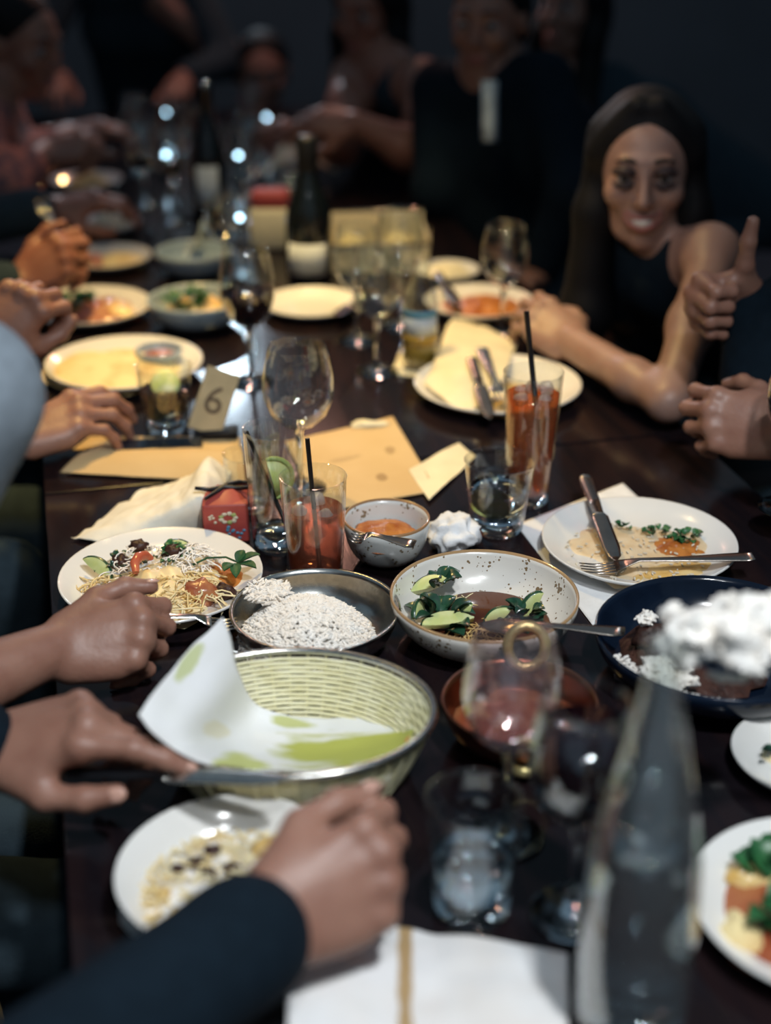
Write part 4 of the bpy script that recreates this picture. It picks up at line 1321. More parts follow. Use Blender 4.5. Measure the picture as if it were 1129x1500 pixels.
# cutlery plate beyond the tall tea
BB = Vector((0.172, 2.048, T0))
crockery('dinner_plate', 'large cream plate with napkin and cutlery behind the tall iced tea', 'plate', BB, plate_prof(0.128, 0.022), 'white')
cloth('paper_napkin', 'cream napkin lying on the cutlery plate behind the tall iced tea', 'napkin', [
    [pz(622, 560, .774), pz(640, 520, .776), pz(655, 478, .774), pz(668, 462, .758)],
    [pz(655, 590, .766), pz(672, 550, .786), pz(690, 500, .784), pz(702, 476, .760)],
    [pz(690, 600, .766), pz(708, 565, .780), pz(725, 515, .780), pz(738, 492, .766)],
    [pz(716, 590, .768), pz(735, 560, .774), pz(748, 525, .774), pz(756, 505, .768)]], 'yellownapkin', 3, 0.004, 26, 0.001, 6)
knife('table_knife', 'dark-handled knife on the cream napkin behind the tall iced tea', pz(690, 528, .796), aim(pz(690, 528, .796), pz(716, 612, .774)), 'oldsteel', 0.19)
fork('table_fork', 'fork beside the dark-handled knife on the cutlery plate', pz(705, 512, .797), aim(pz(705, 512, .797), pz(742, 610, .774)), 'steel', 0.19)
heap('sauce_smear', 'yellow sauce smear on the cutlery plate behind the tall iced tea', 'sauce', on(BB, 0.03, -0.03, 0.007), 0.070, 0.004, 'sauce', 191, 0.4, 4)
M1 = Vector((0.168, 2.46, T0))
crockery('dinner_plate', 'white plate of brown curry next to the reaching bare arm', 'plate', M1, plate_prof(0.098, 0.022), 'white')
heap('brown_curry', 'brown curry on the plate next to the reaching bare arm', 'curry', on(M1, 0.004, -0.006, 0.007), 0.074, 0.016, 'curry', 201, 0.25, 4)
knife('table_knife', 'knife resting across the rim of the brown curry plate', pz(640, 402, .782), aim(pz(640, 402, .782), pz(672, 452, .780)), 'oldsteel', 0.19)
M2 = Vector((pz(655, 408).x, pz(655, 408).y, T0))
crockery('side_plate', 'small cream side plate beyond the brown curry plate', 'plate', M2, plate_prof(0.062, 0.018), 'white')
heap('flatbread_scrap', 'pale flatbread piece on the small cream side plate', 'bread', on(M2, 0, 0, 0.007), 0.046, 0.022, 'yellownapkin', 211, 0.2, 3)
wine_glass('wine_glass', 'wine glass with bright glints beside the brown curry plate', Vector((pz(748, 545).x, pz(748, 545).y + 0.19, T0)), 0.040, 0.190, None, stem=0.45)

# clear glasses and the small labelled bottle in the middle distance
for px, py, H, R, lab in [(552, 545, 0.205, 0.040, 'clear wine glass standing nearest the small labelled bottle'), (524, 500, 0.200, 0.039, 'clear wine glass standing between round cream plate and small bottle'), (585, 478, 0.205, 0.041, 'clear wine glass standing in front of the paper-lined tray')]:
    p = pz(px, py)
    wine_glass('wine_glass', lab, Vector((p.x, p.y, T0)), R, H, None, stem=0.44, group='clear wine glasses in the middle of the table')
p = pz(614, 536)
sbt = thing('small_bottle', 'small clear bottle with a blue and yellow label beside the cutlery plate', 'bottle', Vector((p.x, p.y, T0)))
so = [(0.022, 0.0), (0.0285, 0.003), (0.029, 0.02), (0.029, 0.105), (0.025, 0.125), (0.015, 0.145), (0.0135, 0.165), (0.0145, 0.176)]
MB().lathe(so + [(0.0135, 0.178)] + [(r - 0.002, z + 0.002) for r, z in so[::-1]], 36).build('glass_wall', 'glass', sbt)
fix_normals(MB().lathe([(0, 0.003), (0.026, 0.004), (0.0268, 0.05), (0, 0.05)], 36).build('drink', 'amber', sbt))
for z0, z1, mt, nm in ((0.042, 0.060, 'amber', 'yellow_band'), (0.060, 0.088, 'label', 'pale_band'), (0.088, 0.100, 'blue', 'blue_band')):
    MB().grid([[(0.0294 * math.cos(a), 0.0294 * math.sin(a), z) for z in (z0, z1)] for a in [math.radians(-160 + 8 * k) for k in range(18)]]).build(nm, mt, sbt, mods=[SOLID(0.0004)])
p = pz(592, 500, TZ)
tag(flat_sheet('paper_coaster', 'cream paper under the small labelled bottle', 'paper', [pz(572, 548), pz(590, 505), pz(650, 515), pz(636, 556)], 'yellownapkin', TZ + 0.0004, 0.0001, thick=0.0004), 'cream paper under the small labelled bottle', 'paper')

# paper-lined tray
p = pz(552, 385)
tr = thing('bread_tray', 'rectangular wire tray lined with cream paper behind the clear glasses', 'tray', Vector((p.x, p.y, T0)), (0, 0, TANG * 0.3))
W_, D_, H_ = 0.098, 0.07, 0.085
for lo, hi, nm in (((-W_, -D_, 0), (W_, D_, 0.004), 'tray_bottom'), ((-W_, -D_, 0.004), (W_, -D_ + 0.004, H_ * 0.62), 'tray_side'), ((-W_, D_ - 0.004, 0.004), (W_, D_, H_), 'tray_side'), ((-W_, -D_, 0.004), (-W_ + 0.004, D_, H_ * 0.8), 'tray_side'), ((W_ - 0.004, -D_, 0.004), (W_, D_, H_ * 0.8), 'tray_side')):
    MB().box(lo, hi).build(nm, 'yellownapkin', tr, smooth=False, mods=[BEVEL(0.0015)])
mb = MB()
for x, y in ((-W_, -D_), (W_, -D_), (W_, D_), (-W_, D_)):
    mb.tube([(x, y, 0), (x, y, H_ + 0.004)], 0.002, 6)
mb.tube([(-W_, -D_, H_ * 0.65), (W_, -D_, H_ * 0.65)], 0.002, 6)
mb.tube([(-W_, D_, H_ + 0.003), (W_, D_, H_ + 0.003)], 0.002, 6)
mb.build('wire_frame', 'oldsteel', tr)
for i, (x, y, lab) in enumerate([(-0.05, 0.0, 'flatbread piece at the bottle end of the paper-lined tray'), (0.04, 0.02, 'flatbread piece at the open end of the paper-lined tray')]):
    heap('flatbread', lab, 'bread', on((p.x, p.y, T0), x, y, 0.006), 0.044, 0.05, 'naan', 221 + i, 0.2, 3)

# the far end of the table, seen only as soft shapes
p = pz(400, 362)
FB = thing('paper_bag', 'cream paper bag with a red top left of the black wine bottle', 'bag', Vector((p.x, p.y, T0)))
MB().box((-0.045, -0.03, 0), (0.045, 0.03, 0.085)).build('bag_body', 'yellownapkin', FB, mods=[BEVEL(0.008)])
MB().box((-0.042, -0.026, 0.085), (0.036, 0.026, 0.120)).build('bag_top', 'redthing', FB, mods=[BEVEL(0.010)])
p = pz(310, 330)
fb = thing('wine_bottle', 'dark wine bottle with a tall white label far down the table', 'bottle', Vector((p.x, p.y, T0)))
fix_normals(MB().lathe([(0, 0.002)] + [(r * 0.9, z * 1.1) for r, z in bo], 32).build('bottle_body', 'bottle', fb))
MB().grid([[(0.0402 * math.cos(a), 0.0402 * math.sin(a), z) for z in (0.05, 0.135)] for a in [math.radians(-125 + 7 * k) for k in range(11)]]).build('bottle_label', 'label', fb, mods=[SOLID(0.0004)])
for px, py, R, lab, food in [(128, 276, 0.085, 'cream plate far down the table beneath the reaching sleeved arm', 'naan'), (160, 340, 0.07, 'small plate far down the table behind the fork hand', 'yellownapkin'), (415, 300, 0.085, 'dim plate far down the table beyond the red-topped bag', 'sauce'), (110, 205, 0.10, 'plate at the far end of the table beyond the sleeved arm', 'naan')]:
    c = pz(px, py)
    c = Vector((c.x, c.y, T0))
    crockery('dinner_plate', lab, 'plate', c, plate_prof(R, 0.022), 'white', 'plates far down the table')
    heap('food_heap', 'food heap on the ' + lab.replace(' the table', ''), 'food', on(c, 0, 0, 0.007), R * 0.65, 0.03, food, int(px), 0.3, 3)
for i, (px, py, H) in enumerate([(252, 262, 0.20), (362, 262, 0.20), (205, 190, 0.19), (300, 215, 0.20), (372, 190, 0.21), (335, 352, 0.17), (215, 240, 0.18), (255, 205, 0.19), (428, 266, 0.17)]):
    c = pz(px, py + 62)
    wine_glass('wine_glass', ['far wine glass beside the tall white label bottle', 'far wine glass nearest the black wine bottle neck', 'far wine glass at the very end of the table, sleeved arm side', 'far wine glass behind the tall white label bottle', 'far wine glass by the bent arm of the bare-shouldered diner', 'small far wine glass in front of the red-topped bag', 'far wine glass beyond the reaching sleeved arm', 'far wine glass in the row behind the sleeved arm plates', 'small far wine glass just behind the red-topped bag'][i], Vector((c.x, c.y, T0)), 0.040, H, 0.4 if i % 3 == 0 else None, 'wine', stem=0.44, group='wine glasses far down the table')
p = pz(440, 262)
cloth('paper_napkin', 'cream napkin standing crumpled before the bare-shouldered diner', 'napkin', [[p + Vector((-0.09 + 0.06 * i, 0.05 * j, 0.006 + 0.10 * max(0, math.sin(1.0 * i)) * (0.4 + 0.3 * j))) for j in range(3)] for i in range(4)], 'yellownapkin', 3, 0.008, 20, 0.001, 9)


# added glowing beads standing in for glints on the far glasses
for i, (px, py, h, mt, lab) in enumerate([
        (390, 172, 0.07, 'coolglint', 'added cool glint point at the bare-shouldered diner end of the far table'),
        (349, 228, 0.06, 'coolglint', 'added cool glint point between the two dark wine bottles'),
        (243, 227, 0.06, 'coolglint', 'added cool glint point on the plates side of the tall white label bottle'),
        (308, 196, 0.06, 'coolglint', 'added cool glint point directly behind the tall white label bottle'),
        (351, 319, 0.06, 'coolglint', 'added cool glint point in front of the red-topped paper bag'),
        (243, 165, 0.05, 'coolglint', 'added cool glint point at the very end of the far table'),
        (92, 264, 0.05, 'warmglint', 'added warm glint point beneath the reaching sleeved arm'),
        (56, 280, 0.05, 'warmglint', 'added warm glint point at the table edge by the pink print top')]):
    c = pz(px, py, TZ + h)
    t = thing('added_glint', lab, 'lamp', Vector((c.x, c.y, T0)), group='added glint points at the far end')
    fix_normals(MB().lathe([(0, 0), (0.016, 0), (0.018, 0.003), (0.015, 0.008), (0.004, 0.011), (0.0035, h - 0.012), (0.006, h - 0.006), (0, h - 0.005)], 20).build('glint_base', 'plastic', t))
    r = 0.0058 if i not in (3, 5) else 0.0042
    MB().blob((0, 0, h), (r, r, r), 1, 0, 1, 12, 8).build('glint_bead', mt, t)

# ================================================================== people: smooth-blended distance fields meshed into one skin each
def C_(a, b, ra, rb=None, k=0.02):
    return ('c', Vector(a), Vector(b), ra, ra if rb is None else rb, k, 1)


def E_(c, r, R=None, k=0.02, sign=1):
    return ('e', Vector(c), r, R, k, sign)


def sdf_mesh(prims, vox):
    lo = np.full(3, 1e9)
    hi = -lo
    bx = []
    for p in prims:
        if p[0] == 'c':
            a, b, r = np.array(p[1]), np.array(p[2]), max(p[3], p[4])
            l, h = np.minimum(a, b) - r, np.maximum(a, b) + r
        else:
            c, r = np.array(p[1]), max(p[2])
            l, h = c - r, c + r
        bx.append((l, h))
        if p[-1] > 0:
            lo, hi = np.minimum(lo, l), np.maximum(hi, h)
    lo = lo - 3 * vox
    dim = np.ceil((hi + 3 * vox - lo) / vox).astype(int) + 1
    F = np.full(dim, 0.5, np.float32)
    for p, (l, h) in zip(prims, bx):
        k = p[-2]
        pad = k + 2.5 * vox
        i0 = np.clip(np.floor((l - pad - lo) / vox).astype(int), 0, dim - 1)
        i1 = np.clip(np.ceil((h + pad - lo) / vox).astype(int) + 1, 1, dim)
        if np.any(i1 <= i0):
            continue
        X = (lo[0] + vox * np.arange(i0[0], i1[0], dtype=np.float32))[:, None, None].astype(np.float32)
        Y = (lo[1] + vox * np.arange(i0[1], i1[1], dtype=np.float32))[None, :, None].astype(np.float32)
        Z = (lo[2] + vox * np.arange(i0[2], i1[2], dtype=np.float32))[None, None, :].astype(np.float32)
        if p[0] == 'c':
            a, b = p[1], p[2]
            d = b - a
            L = max(d.length_squared, 1e-9)
            t = np.clip(((X - a.x) * d.x + (Y - a.y) * d.y + (Z - a.z) * d.z) / L, 0, 1)
            D = np.sqrt((X - a.x - t * d.x) ** 2 + (Y - a.y - t * d.y) ** 2 + (Z - a.z - t * d.z) ** 2) - (p[3] + (p[4] - p[3]) * t)
        else:
            c, r, R = p[1], p[2], p[3] or Matrix.Identity(3)
            x, y, z = X - c.x, Y - c.y, Z - c.z
            q = [R[0][i] * x + R[1][i] * y + R[2][i] * z for i in range(3)]   # into the ellipsoid's own axes
            k0 = np.sqrt((q[0] / r[0]) ** 2 + (q[1] / r[1]) ** 2 + (q[2] / r[2]) ** 2)
            k1 = np.sqrt((q[0] / r[0] ** 2) ** 2 + (q[1] / r[1] ** 2) ** 2 + (q[2] / r[2] ** 2) ** 2) + 1e-6
            D = k0 * (k0 - 1) / k1
        sl = tuple(slice(i0[i], i1[i]) for i in range(3))
        G = F[sl]
        if p[-1] > 0:
            hh = np.clip(0.5 + 0.5 * (G - D) / k, 0, 1)
            F[sl] = G * (1 - hh) + D * hh - k * hh * (1 - hh)
        else:
            hh = np.clip(0.5 - 0.5 * (G + D) / k, 0, 1)
            F[sl] = G * (1 - hh) - D * hh + k * hh * (1 - hh)
    I = F < 0
    n = np.zeros(dim - 1, np.int8)
    for dx in (0, 1):
        for dy in (0, 1):
            for dz in (0, 1):
                n += I[dx:dim[0] - 1 + dx, dy:dim[1] - 1 + dy, dz:dim[2] - 1 + dz]
    act = (n > 0) & (n < 8)
    ijk = np.argwhere(act)
    idx = np.full(dim - 1, -1, np.int32)
    idx[act] = np.arange(len(ijk))
    off = [(a, b, c) for a in (0, 1) for b in (0, 1) for c in (0, 1)]
    val = {o: F[ijk[:, 0] + o[0], ijk[:, 1] + o[1], ijk[:, 2] + o[2]] for o in off}
    P = np.zeros((len(ijk), 3))
    W = np.zeros(len(ijk))
    for o in off:
        for ax in range(3):
            if o[ax] == 0:
                q = list(o)
                q[ax] = 1
                a, b = val[o], val[tuple(q)]
                m = (a < 0) != (b < 0)
                t = np.where(m, a / np.where(m, a - b, 1), 0)
                pt = np.tile(np.array(o, float), (len(ijk), 1))
                pt[:, ax] = t
                P += pt * m[:, None]
                W += m
    P = (ijk + P / W[:, None]) * vox + lo
    quads = []
    for ax in range(3):
        u, v = (ax + 1) % 3, (ax + 2) % 3
        s0 = [slice(None)] * 3
        s1 = [slice(None)] * 3
        s0[ax], s1[ax] = slice(0, -1), slice(1, None)
        A, B = I[tuple(s0)], I[tuple(s1)]
        for flip, msk in ((False, A & ~B), (True, ~A & B)):
            e = np.argwhere(msk)
            q = []
            for du, dv in ((-1, -1), (0, -1), (0, 0), (-1, 0)):
                f = e.copy()
                f[:, u] += du
                f[:, v] += dv
                q.append(idx[f[:, 0], f[:, 1], f[:, 2]])
            q = np.stack(q, 1)
            quads.append(q[:, ::-1] if flip else q)
    return P, np.concatenate(quads)


def mesh_obj(name, PQ, mat, parent=None):
    P, Q = PQ
    me = bpy.data.meshes.new(name)
    me.vertices.add(len(P))
    me.vertices.foreach_set('co', P.astype(np.float32).ravel())
    me.loops.add(Q.size)
    me.loops.foreach_set('vertex_index', Q.astype(np.int32).ravel())
    me.polygons.add(len(Q))
    me.polygons.foreach_set('loop_start', np.arange(0, Q.size, 4, dtype=np.int32))
    me.polygons.foreach_set('use_smooth', np.ones(len(Q), bool))
    me.update(calc_edges=True)
    me.validate()
    me.materials.append(MT[mat])
    o = bpy.data.objects.new(name, me)
    COL.objects.link(o)
    if parent:
        o.parent = parent
    return o


POSE = {  # finger: (knuckle, middle, tip) bend and sideways spread; thumb: three directions in the hand's frame
    'hold': dict(index=(48, 62, 30, 2), middle=(60, 72, 35, 0), ring=(66, 76, 38, -2), little=(70, 74, 38, -6), thumb=((.75, .62, -.24), (.97, .20, -.12), (.97, -.16, -.14))),
    'pinch': dict(index=(48, 62, 30, 2), middle=(58, 70, 35, 0), ring=(64, 74, 38, -2), little=(68, 72, 38, -6), thumb=((.80, .54, -.24), (.985, .06, -.12), (.98, -.16, -.12))),
    'grasp': dict(index=(42, 66, 40, 2), middle=(52, 72, 40, 0), ring=(58, 74, 40, -2), little=(62, 72, 40, -6), thumb=((.76, .64, -.16), (.97, .24, -.08), (.96, -.22, -.14))),
    'point': dict(index=(14, 20, 12, 4), middle=(44, 62, 30, 1), ring=(56, 66, 32, -2), little=(60, 66, 34, -6), thumb=((.78, .56, -.34), (.98, .14, -.18), (1, -.06, -.08))),
    'rest': dict(index=(18, 32, 16, 5), middle=(22, 36, 18, 1), ring=(25, 38, 20, -3), little=(26, 38, 20, -8), thumb=((.66, .62, -.42), (.93, .26, -.26), (.97, .05, -.24))),
    'thumbup': dict(index=(82, 98, 55, 1), middle=(84, 98, 55, 0), ring=(86, 96, 55, -1), little=(86, 94, 55, -4), thumb=((.56, .78, -.24), (.22, .97, -.04), (.06, .99, .02))),
    'grip': dict(index=(38, 46, 28, 6), middle=(42, 48, 28, 1), ring=(44, 50, 28, -3), little=(46, 50, 28, -9), thumb=((.64, .56, -.54), (.76, .24, -.60), (.80, -.16, -.56))),
    'pray': dict(index=(58, 70, 40, 3), middle=(64, 74, 40, 0), ring=(68, 76, 40, -3), little=(70, 74, 40, -6), thumb=((.74, .55, -.38), (.92, .10, -.36), (.92, -.2, -.3))),
}
FING = dict(index=((.090, .028, .003), (.043, .026, .021), .0094), middle=((.094, .008, .007), (.048, .030, .022), .0096),
            ring=((.088, -.012, .005), (.044, .028, .022), .0090), little=((.078, -.030, .000), (.034, .021, .019), .0080))


def hand(prims, wrist, dirv, dorsal, side, pose, sc=1.0, fat=1.0):
    x = Vector(dirv).normalized()
    z = Vector(dorsal)
    z = (z - x * z.dot(x)).normalized()
    y = z.cross(x) * (1 if side == 'R' else -1)
    W = Vector(wrist)

    def w2(p):
        return W + sc * (x * p[0] + y * p[1] + z * p[2])

    def dv(p):
        return (x * p[0] + y * p[1] + z * p[2]).normalized()
    f = sc * fat
    Rm = Matrix((x, y, z)).transposed()
    prims.append(E_(w2((.052, -.001, -.004)), (.054 * sc, .039 * f, .0155 * f), Rm, .014))
    for nm, (m, L, r) in FING.items():
        prims.append(C_(w2((.012, m[1] * .45, -.002)), w2((m[0], m[1], m[2] - .004)), .0145 * f, (r + .0022) * f, .010))
    prims.append(C_(w2((.016, .020, -.010)), w2((.052, .034, -.014)), .0165 * f, .0130 * f, .012))
    prims.append(C_(w2((.014, -.022, -.008)), w2((.060, -.031, -.008)), .0150 * f, .0120 * f, .012))
    nails = []
    P = POSE[pose]
    for nm, (m, L, r) in FING.items():
        b1, b2, b3, sp = P[nm]
        p = w2(m)
        prims.append(E_(p + z * .002 * sc, (.0105 * f,) * 3, None, .008))
        th = 0
        s = math.radians(sp)
        for i, (l, bend) in enumerate(zip(L, (b1, b2, b3))):
            th += math.radians(bend)
            d = dv((math.cos(th) * math.cos(s), math.sin(s), -math.sin(th)))
            q = p + d * l * sc
            ra, rb = r * (1.02, .93, .87)[i] * f, r * (.95, .87, .76)[i] * f
            prims.append(C_(p, q, ra, rb, .0035 if i else .006))
            if i < 2:
                prims.append(E_(q, (rb * 1.07,) * 3, None, .003))
            if i == 2:
                nails.append((q + dv((math.sin(th), 0, math.cos(th))) * rb * .80 + d * 0.001, d, dv((math.sin(th), 0, math.cos(th))), rb))
            p = q
    p = w2((.020, .024, -.010))
    for i, (dr, l, ra, rb) in enumerate(zip(P['thumb'], (.044, .033, .027), (.0150, .0112, .0105), (.0118, .0102, .0082))):
        d = dv(dr)
        q = p + d * l * sc
        prims.append(C_(p, q, ra * f, rb * f, (.012, .006, .0035)[i]))
        if i == 1:
            prims.append(E_(q, (.0112 * f,) * 3, None, .004))
        if i == 2:
            up = z * .55 + y * .75
            up = (up - d * up.dot(d)).normalized()
            nails.append((q + up * rb * .82 * f, d, up, rb * f * 1.15))
        p = q
    return w2, nails


def head_prims(c, f, up=(0, 0, 1), sc=1.0, neck=None):
    x = Vector(f).normalized()
    z = Vector(up)
    z = (z - x * z.dot(x)).normalized()
    y = z.cross(x)
    c = Vector(c)
    R = Matrix((x, y, z)).transposed()
    w2 = lambda p: c + sc * (x * p[0] + y * p[1] + z * p[2])
    s = lambda *r: tuple(v * sc for v in r)
    pr = [E_(w2((-.012, 0, .030)), s(.096, .075, .082), R, .03), E_(w2((.022, 0, -.034)), s(.066, .056, .084), R, .035),
          E_(w2((.062, 0, -.098)), s(.017, .018, .015), R, .025), C_(w2((.080, -.034, .030)), w2((.080, .034, .030)), .008 * sc, None, .014)]
    for k in (1, -1):
        pr += [E_(w2((.064, k * .042, -.022)), s(.020, .019, .020), R, .02), E_(w2((-.004, k * .077, -.004)), s(.020, .007, .030), R, .006), C_(w2((-.02, k * .045, -.06)), w2((.045, k * .030, -.088)), .018 * sc, .013 * sc, .02)]
        pr.append(E_(w2((.098, k * .031, .008)), s(.018, .018, .012), R, .012, -1))
    pr += [C_(w2((.088, 0, .014)), w2((.106, 0, -.026)), .0070 * sc, .0105 * sc, .010), E_(w2((.093, .011, -.030)), s(.009, .007, .007), R, .006), E_(w2((.093, -.011, -.030)), s(.009, .007, .007), R, .006)]
    pr += [C_(w2((.081, -.018, -.056)), w2((.081, .018, -.056)), .0085 * sc, None, .010), C_(w2((.079, -.014, -.070)), w2((.079, .014, -.070)), .0085 * sc, None, .010)]
    if neck is not None:
        pr.append(C_(w2((-.030, 0, -.055)), neck, .052 * sc, .056 * sc, .03))
    return pr, w2, R


def pt_on(a, b, q):
    return Vector(a).lerp(Vector(b), q)


def face_parts(root, w2, R, sc, smile, eyes='open'):
    for k in (1, -1):
        mb = MB().blob((0, 0, 0), (.0118 * sc,) * 3, 1, 0, 1, 14, 10)
        e = mb.build('eye', 'white_eye', root, loc=w2((.079, k * .031, .007)))
        d = (w2((1, 0, 0)) - w2((0, 0, 0))).normalized()
        MB().blob((0, 0, 0), (.0068 * sc,) * 3, 1, 0, 1, 12, 8).build('iris', 'eye', e, loc=d * .0062 * sc)
        pts = [w2((.0905 - .010 * q * q, k * (.013 + .032 * q), .030 + .007 * math.sin(math.pi * (.15 + .75 * q)))) for q in [i / 6 for i in range(7)]]
        MB().tube(pts, [.002, .0035, .0038, .0036, .0032, .0026, .0015], 6).build('eyebrow', 'brow', root)
        if eyes == 'darkened':  # dark brown strips along the upper and lower lids
            for zz, nm, rr in ((.0150, 'eyelid', .0070), (-.0005, 'eyelid', .0042)):
                pts = [w2((.0905 - .018 * (q - .4) ** 2 * 2, k * (.014 + .036 * q), zz + (.005 if zz > .01 else -.004) * math.sin(math.pi * q))) for q in [i / 6 for i in range(7)]]
                MB().tube(pts, [rr * .5, rr, rr * 1.15, rr * 1.15, rr, rr * .8, rr * .4], 6).build(nm, 'dark_lid', root)
    if smile:
        rows = [[w2((.0925 - .013 * abs(q) ** 2, .024 * q, z0 + .008 * q * q)) for z0 in (-.0560, -.0620, -.0685 + .004 * q * q)] for q in [i / 5 - 1 for i in range(11)]]
        MB().grid(rows).build('teeth', 'teeth', root, mods=[SOLID(.003)])
    for z0, dz, nm, r in ((-.0545, .009, 'upper_lip', .0036), (-.0715, .018, 'lower_lip', .0044)) if smile else ((-.0575, .001, 'upper_lip', .0040), (-.0660, .002, 'lower_lip', .0046)):
        wd = .030 if smile else .021
        pts = [w2((.0920 - .014 * q * q, wd * q, z0 + dz * q * q)) for q in [i / 5 - 1 for i in range(11)]]
        MB().tube(pts, [r * .4] + [r] * 9 + [r * .4], 6).build(nm, 'lip', root)


def hair_prims(w2, R, sc, style):
    s = lambda *r: tuple(v * sc for v in r)
    pr = [E_(w2((-.024, 0, .040)), s(.098, .082, .084), R, .02), E_(w2((-.045, 0, -.01)), s(.070, .080, .085), R, .03)]
    if style == 'long':
        for k in (1, -1):
            pr += [C_(w2((-.01, k * .066, .05)), w2((.012, k * .076, -.07)), .026 * sc, .030 * sc, .03), C_(w2((.012, k * .076, -.07)), w2((.03, k * .085, -.24)), .032 * sc, .042 * sc, .03),
                   C_(w2((.03, k * .085, -.24)), w2((.02, k * .080, -.30)), .042 * sc, .018 * sc, .03), C_(w2((.040, k * .018, .108)), w2((.02, k * .070, .030)), .016 * sc, .020 * sc, .02)]
        pr.append(C_(w2((-.05, 0, -.02)), w2((-.07, 0, -.25)), .075 * sc, .060 * sc, .03))
        pr.append(E_(w2((.100, 0, -.018)), s(.085, .058, .098), R, .012, -1))
    else:
        pr.append(E_(w2((.085, 0, -.030)), s(.090, .078, .092), R, .015, -1))
        pr.append(E_(w2((.0, 0, -.115)), s(.120, .12, .06), R, .015, -1))
    return pr


def person(label, shL, shR, elL, wrL, elR, wrR, hL, hR, head, face, pelvis, sleeve, top, vox=0.006, cvox=0.009, skin='skin', hair='short', smile=False,
           eyes='open', nails=False, fat=1.0, hsc=1.0, head_sc=1.0, pants=True, neckline=0.0, up=(0, 0, 1), collar=False, reach=.40):
    root = thing('person', label, 'person', (pelvis[0], pelvis[1], 0))
    V = Vector
    shL, shR, elL, wrL, elR, wrR, head, pelvis = map(V, (shL, shR, elL, wrL, elR, wrR, head, pelvis))
    mid = (shL + shR) / 2
    sd = (shL - shR).normalized()
    face = V(face).normalized()
    fw = V((face.x, face.y, 0)).normalized()
    chest = mid.lerp(pelvis, 0.30)
    neck = mid + V((0, 0, 0.02))
    pr = []
    for k in (1, -1):
        pr.append(C_(pelvis + sd * k * .075, chest + sd * k * .075, .098 * fat, .098 * fat, .05))
        pr.append(C_(chest + sd * k * .075, mid + sd * k * .06 - V((0, 0, .03)), .098 * fat, .062, .05))
    pr.append(C_(shL - sd * .02, shR + sd * .02, .050, .050, .05))
    pr.append(C_(neck, neck + V((0, 0, 0.0)), .06, .06, .04))
    torso = list(pr)
    arms = []
    for sh, el, wr in ((shL, elL, wrL), (shR, elR, wrR)):
        arms.append([C_(sh, pt_on(sh, el, .5), .050 * fat, .045 * fat, .03), C_(pt_on(sh, el, .5), el, .045 * fat, .038 * fat, .03),
                     C_(el, pt_on(el, wr, .35), .038 * fat, .041 * fat, .02), C_(pt_on(el, wr, .35), wr, .041 * fat, .0265, .02)])
        pr += arms[-1]
    hp, w2h, R = head_prims(head, face, up, head_sc, neck)
    pr += hp
    nl = []
    fr = []
    for wr, h, side in ((wrL, hL, 'L'), (wrR, hR, 'R')):
        w2, n_ = hand(pr, wr, h[0], h[1], side, h[2], hsc, h[3] if len(h) > 3 else 1.0)
        nl.append(n_)
        fr.append(w2)
    off = -V(root.location)
    P, Q = sdf_mesh(pr, vox)
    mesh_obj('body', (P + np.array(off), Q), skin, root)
    # clothes: the same limbs a little fatter, sleeves cut where the photo cuts them
    cp = []
    g = .009
    for p in torso[:-1]:
        cp.append(('c', p[1], p[2], p[3] + g, p[4] + g, p[5], 1))
    if sleeve == 0:
        cp[-1] = C_(shL - sd * .075, shR + sd * .075, .056, None, .03)
    if collar:
        cp.append(C_(neck - V((0, 0, .02)), w2h((-.022, 0, -.098 * head_sc)), .070, .062, .03))
    if sleeve > 0:
        for (sh, el, wr) in ((shL, elL, wrL), (shR, elR, wrR)):
            q = min(sleeve, 1) * 2
            cp.append(C_(sh, pt_on(sh, el, min(1, q)), .060 * fat, .054 * fat, .03))
            if q > 1:
                e = pt_on(el, wr, q - 1)
                cp.append(C_(el, e, .054 * fat, .045 * fat, .03))
                cp.append(C_(e - (e - el).normalized() * .012, e, .046 * fat, .046 * fat, .008))
    if neckline:
        cp.append(E_(mid + fw * .085 + V((0, 0, .03)), (.07, .07, neckline), None, .015, -1))
        cp.append(E_(mid + V((0, 0, .075)), (.075, .075, .07), None, .015, -1))
    P, Q = sdf_mesh(cp, cvox)
    mesh_obj('top', (P + np.array(off), Q), top, root)
    if pants:
        lp = []
        wd = (pelvis - TP0).dot(TV)
        ld = -TU if (pelvis - TP0).dot(TU) > 3.1 else (TV if wd < .45 else -TV)
        for k in (1, -1):
            hip = pelvis + sd * k * .09
            knee = hip + ld * reach + V((0, 0, -.02))
            knee.z = 0.53
            ank = knee + ld * .02
            ank.z = .09
            lp += [C_(hip, knee, .088, .062, .03), C_(knee, ank, .058, .045, .03), C_(V((ank.x, ank.y, .05)), V((ank.x, ank.y, .045)) + ld * .15, .042, .032, .03)]
        P, Q = sdf_mesh(lp, .018)
        mesh_obj('trousers', (P + np.array(off), Q), 'blackcloth', root)
    if hair:
        P, Q = sdf_mesh(hair_prims(w2h, R, head_sc, hair), max(.006, vox))
        mesh_obj('hair', (P + np.array(off), Q), 'hair', root)
    face_parts(root, lambda p: w2h(p) + off, R, head_sc, smile, eyes)
    if nails:
        for n_ in nl:
            for (c, d, u, r) in n_:
                o = MB().blob((0, 0, 0), (r * .95, r * .68, .0016), 1, 0, 1, 10, 6).build('fingernail', 'nail', root, loc=c + off)
                o.rotation_euler = Matrix((d, u.cross(d), u)).transposed().to_euler()
    return root, fr


def loc_frame(fr, p):
    return fr(p)


V = Vector
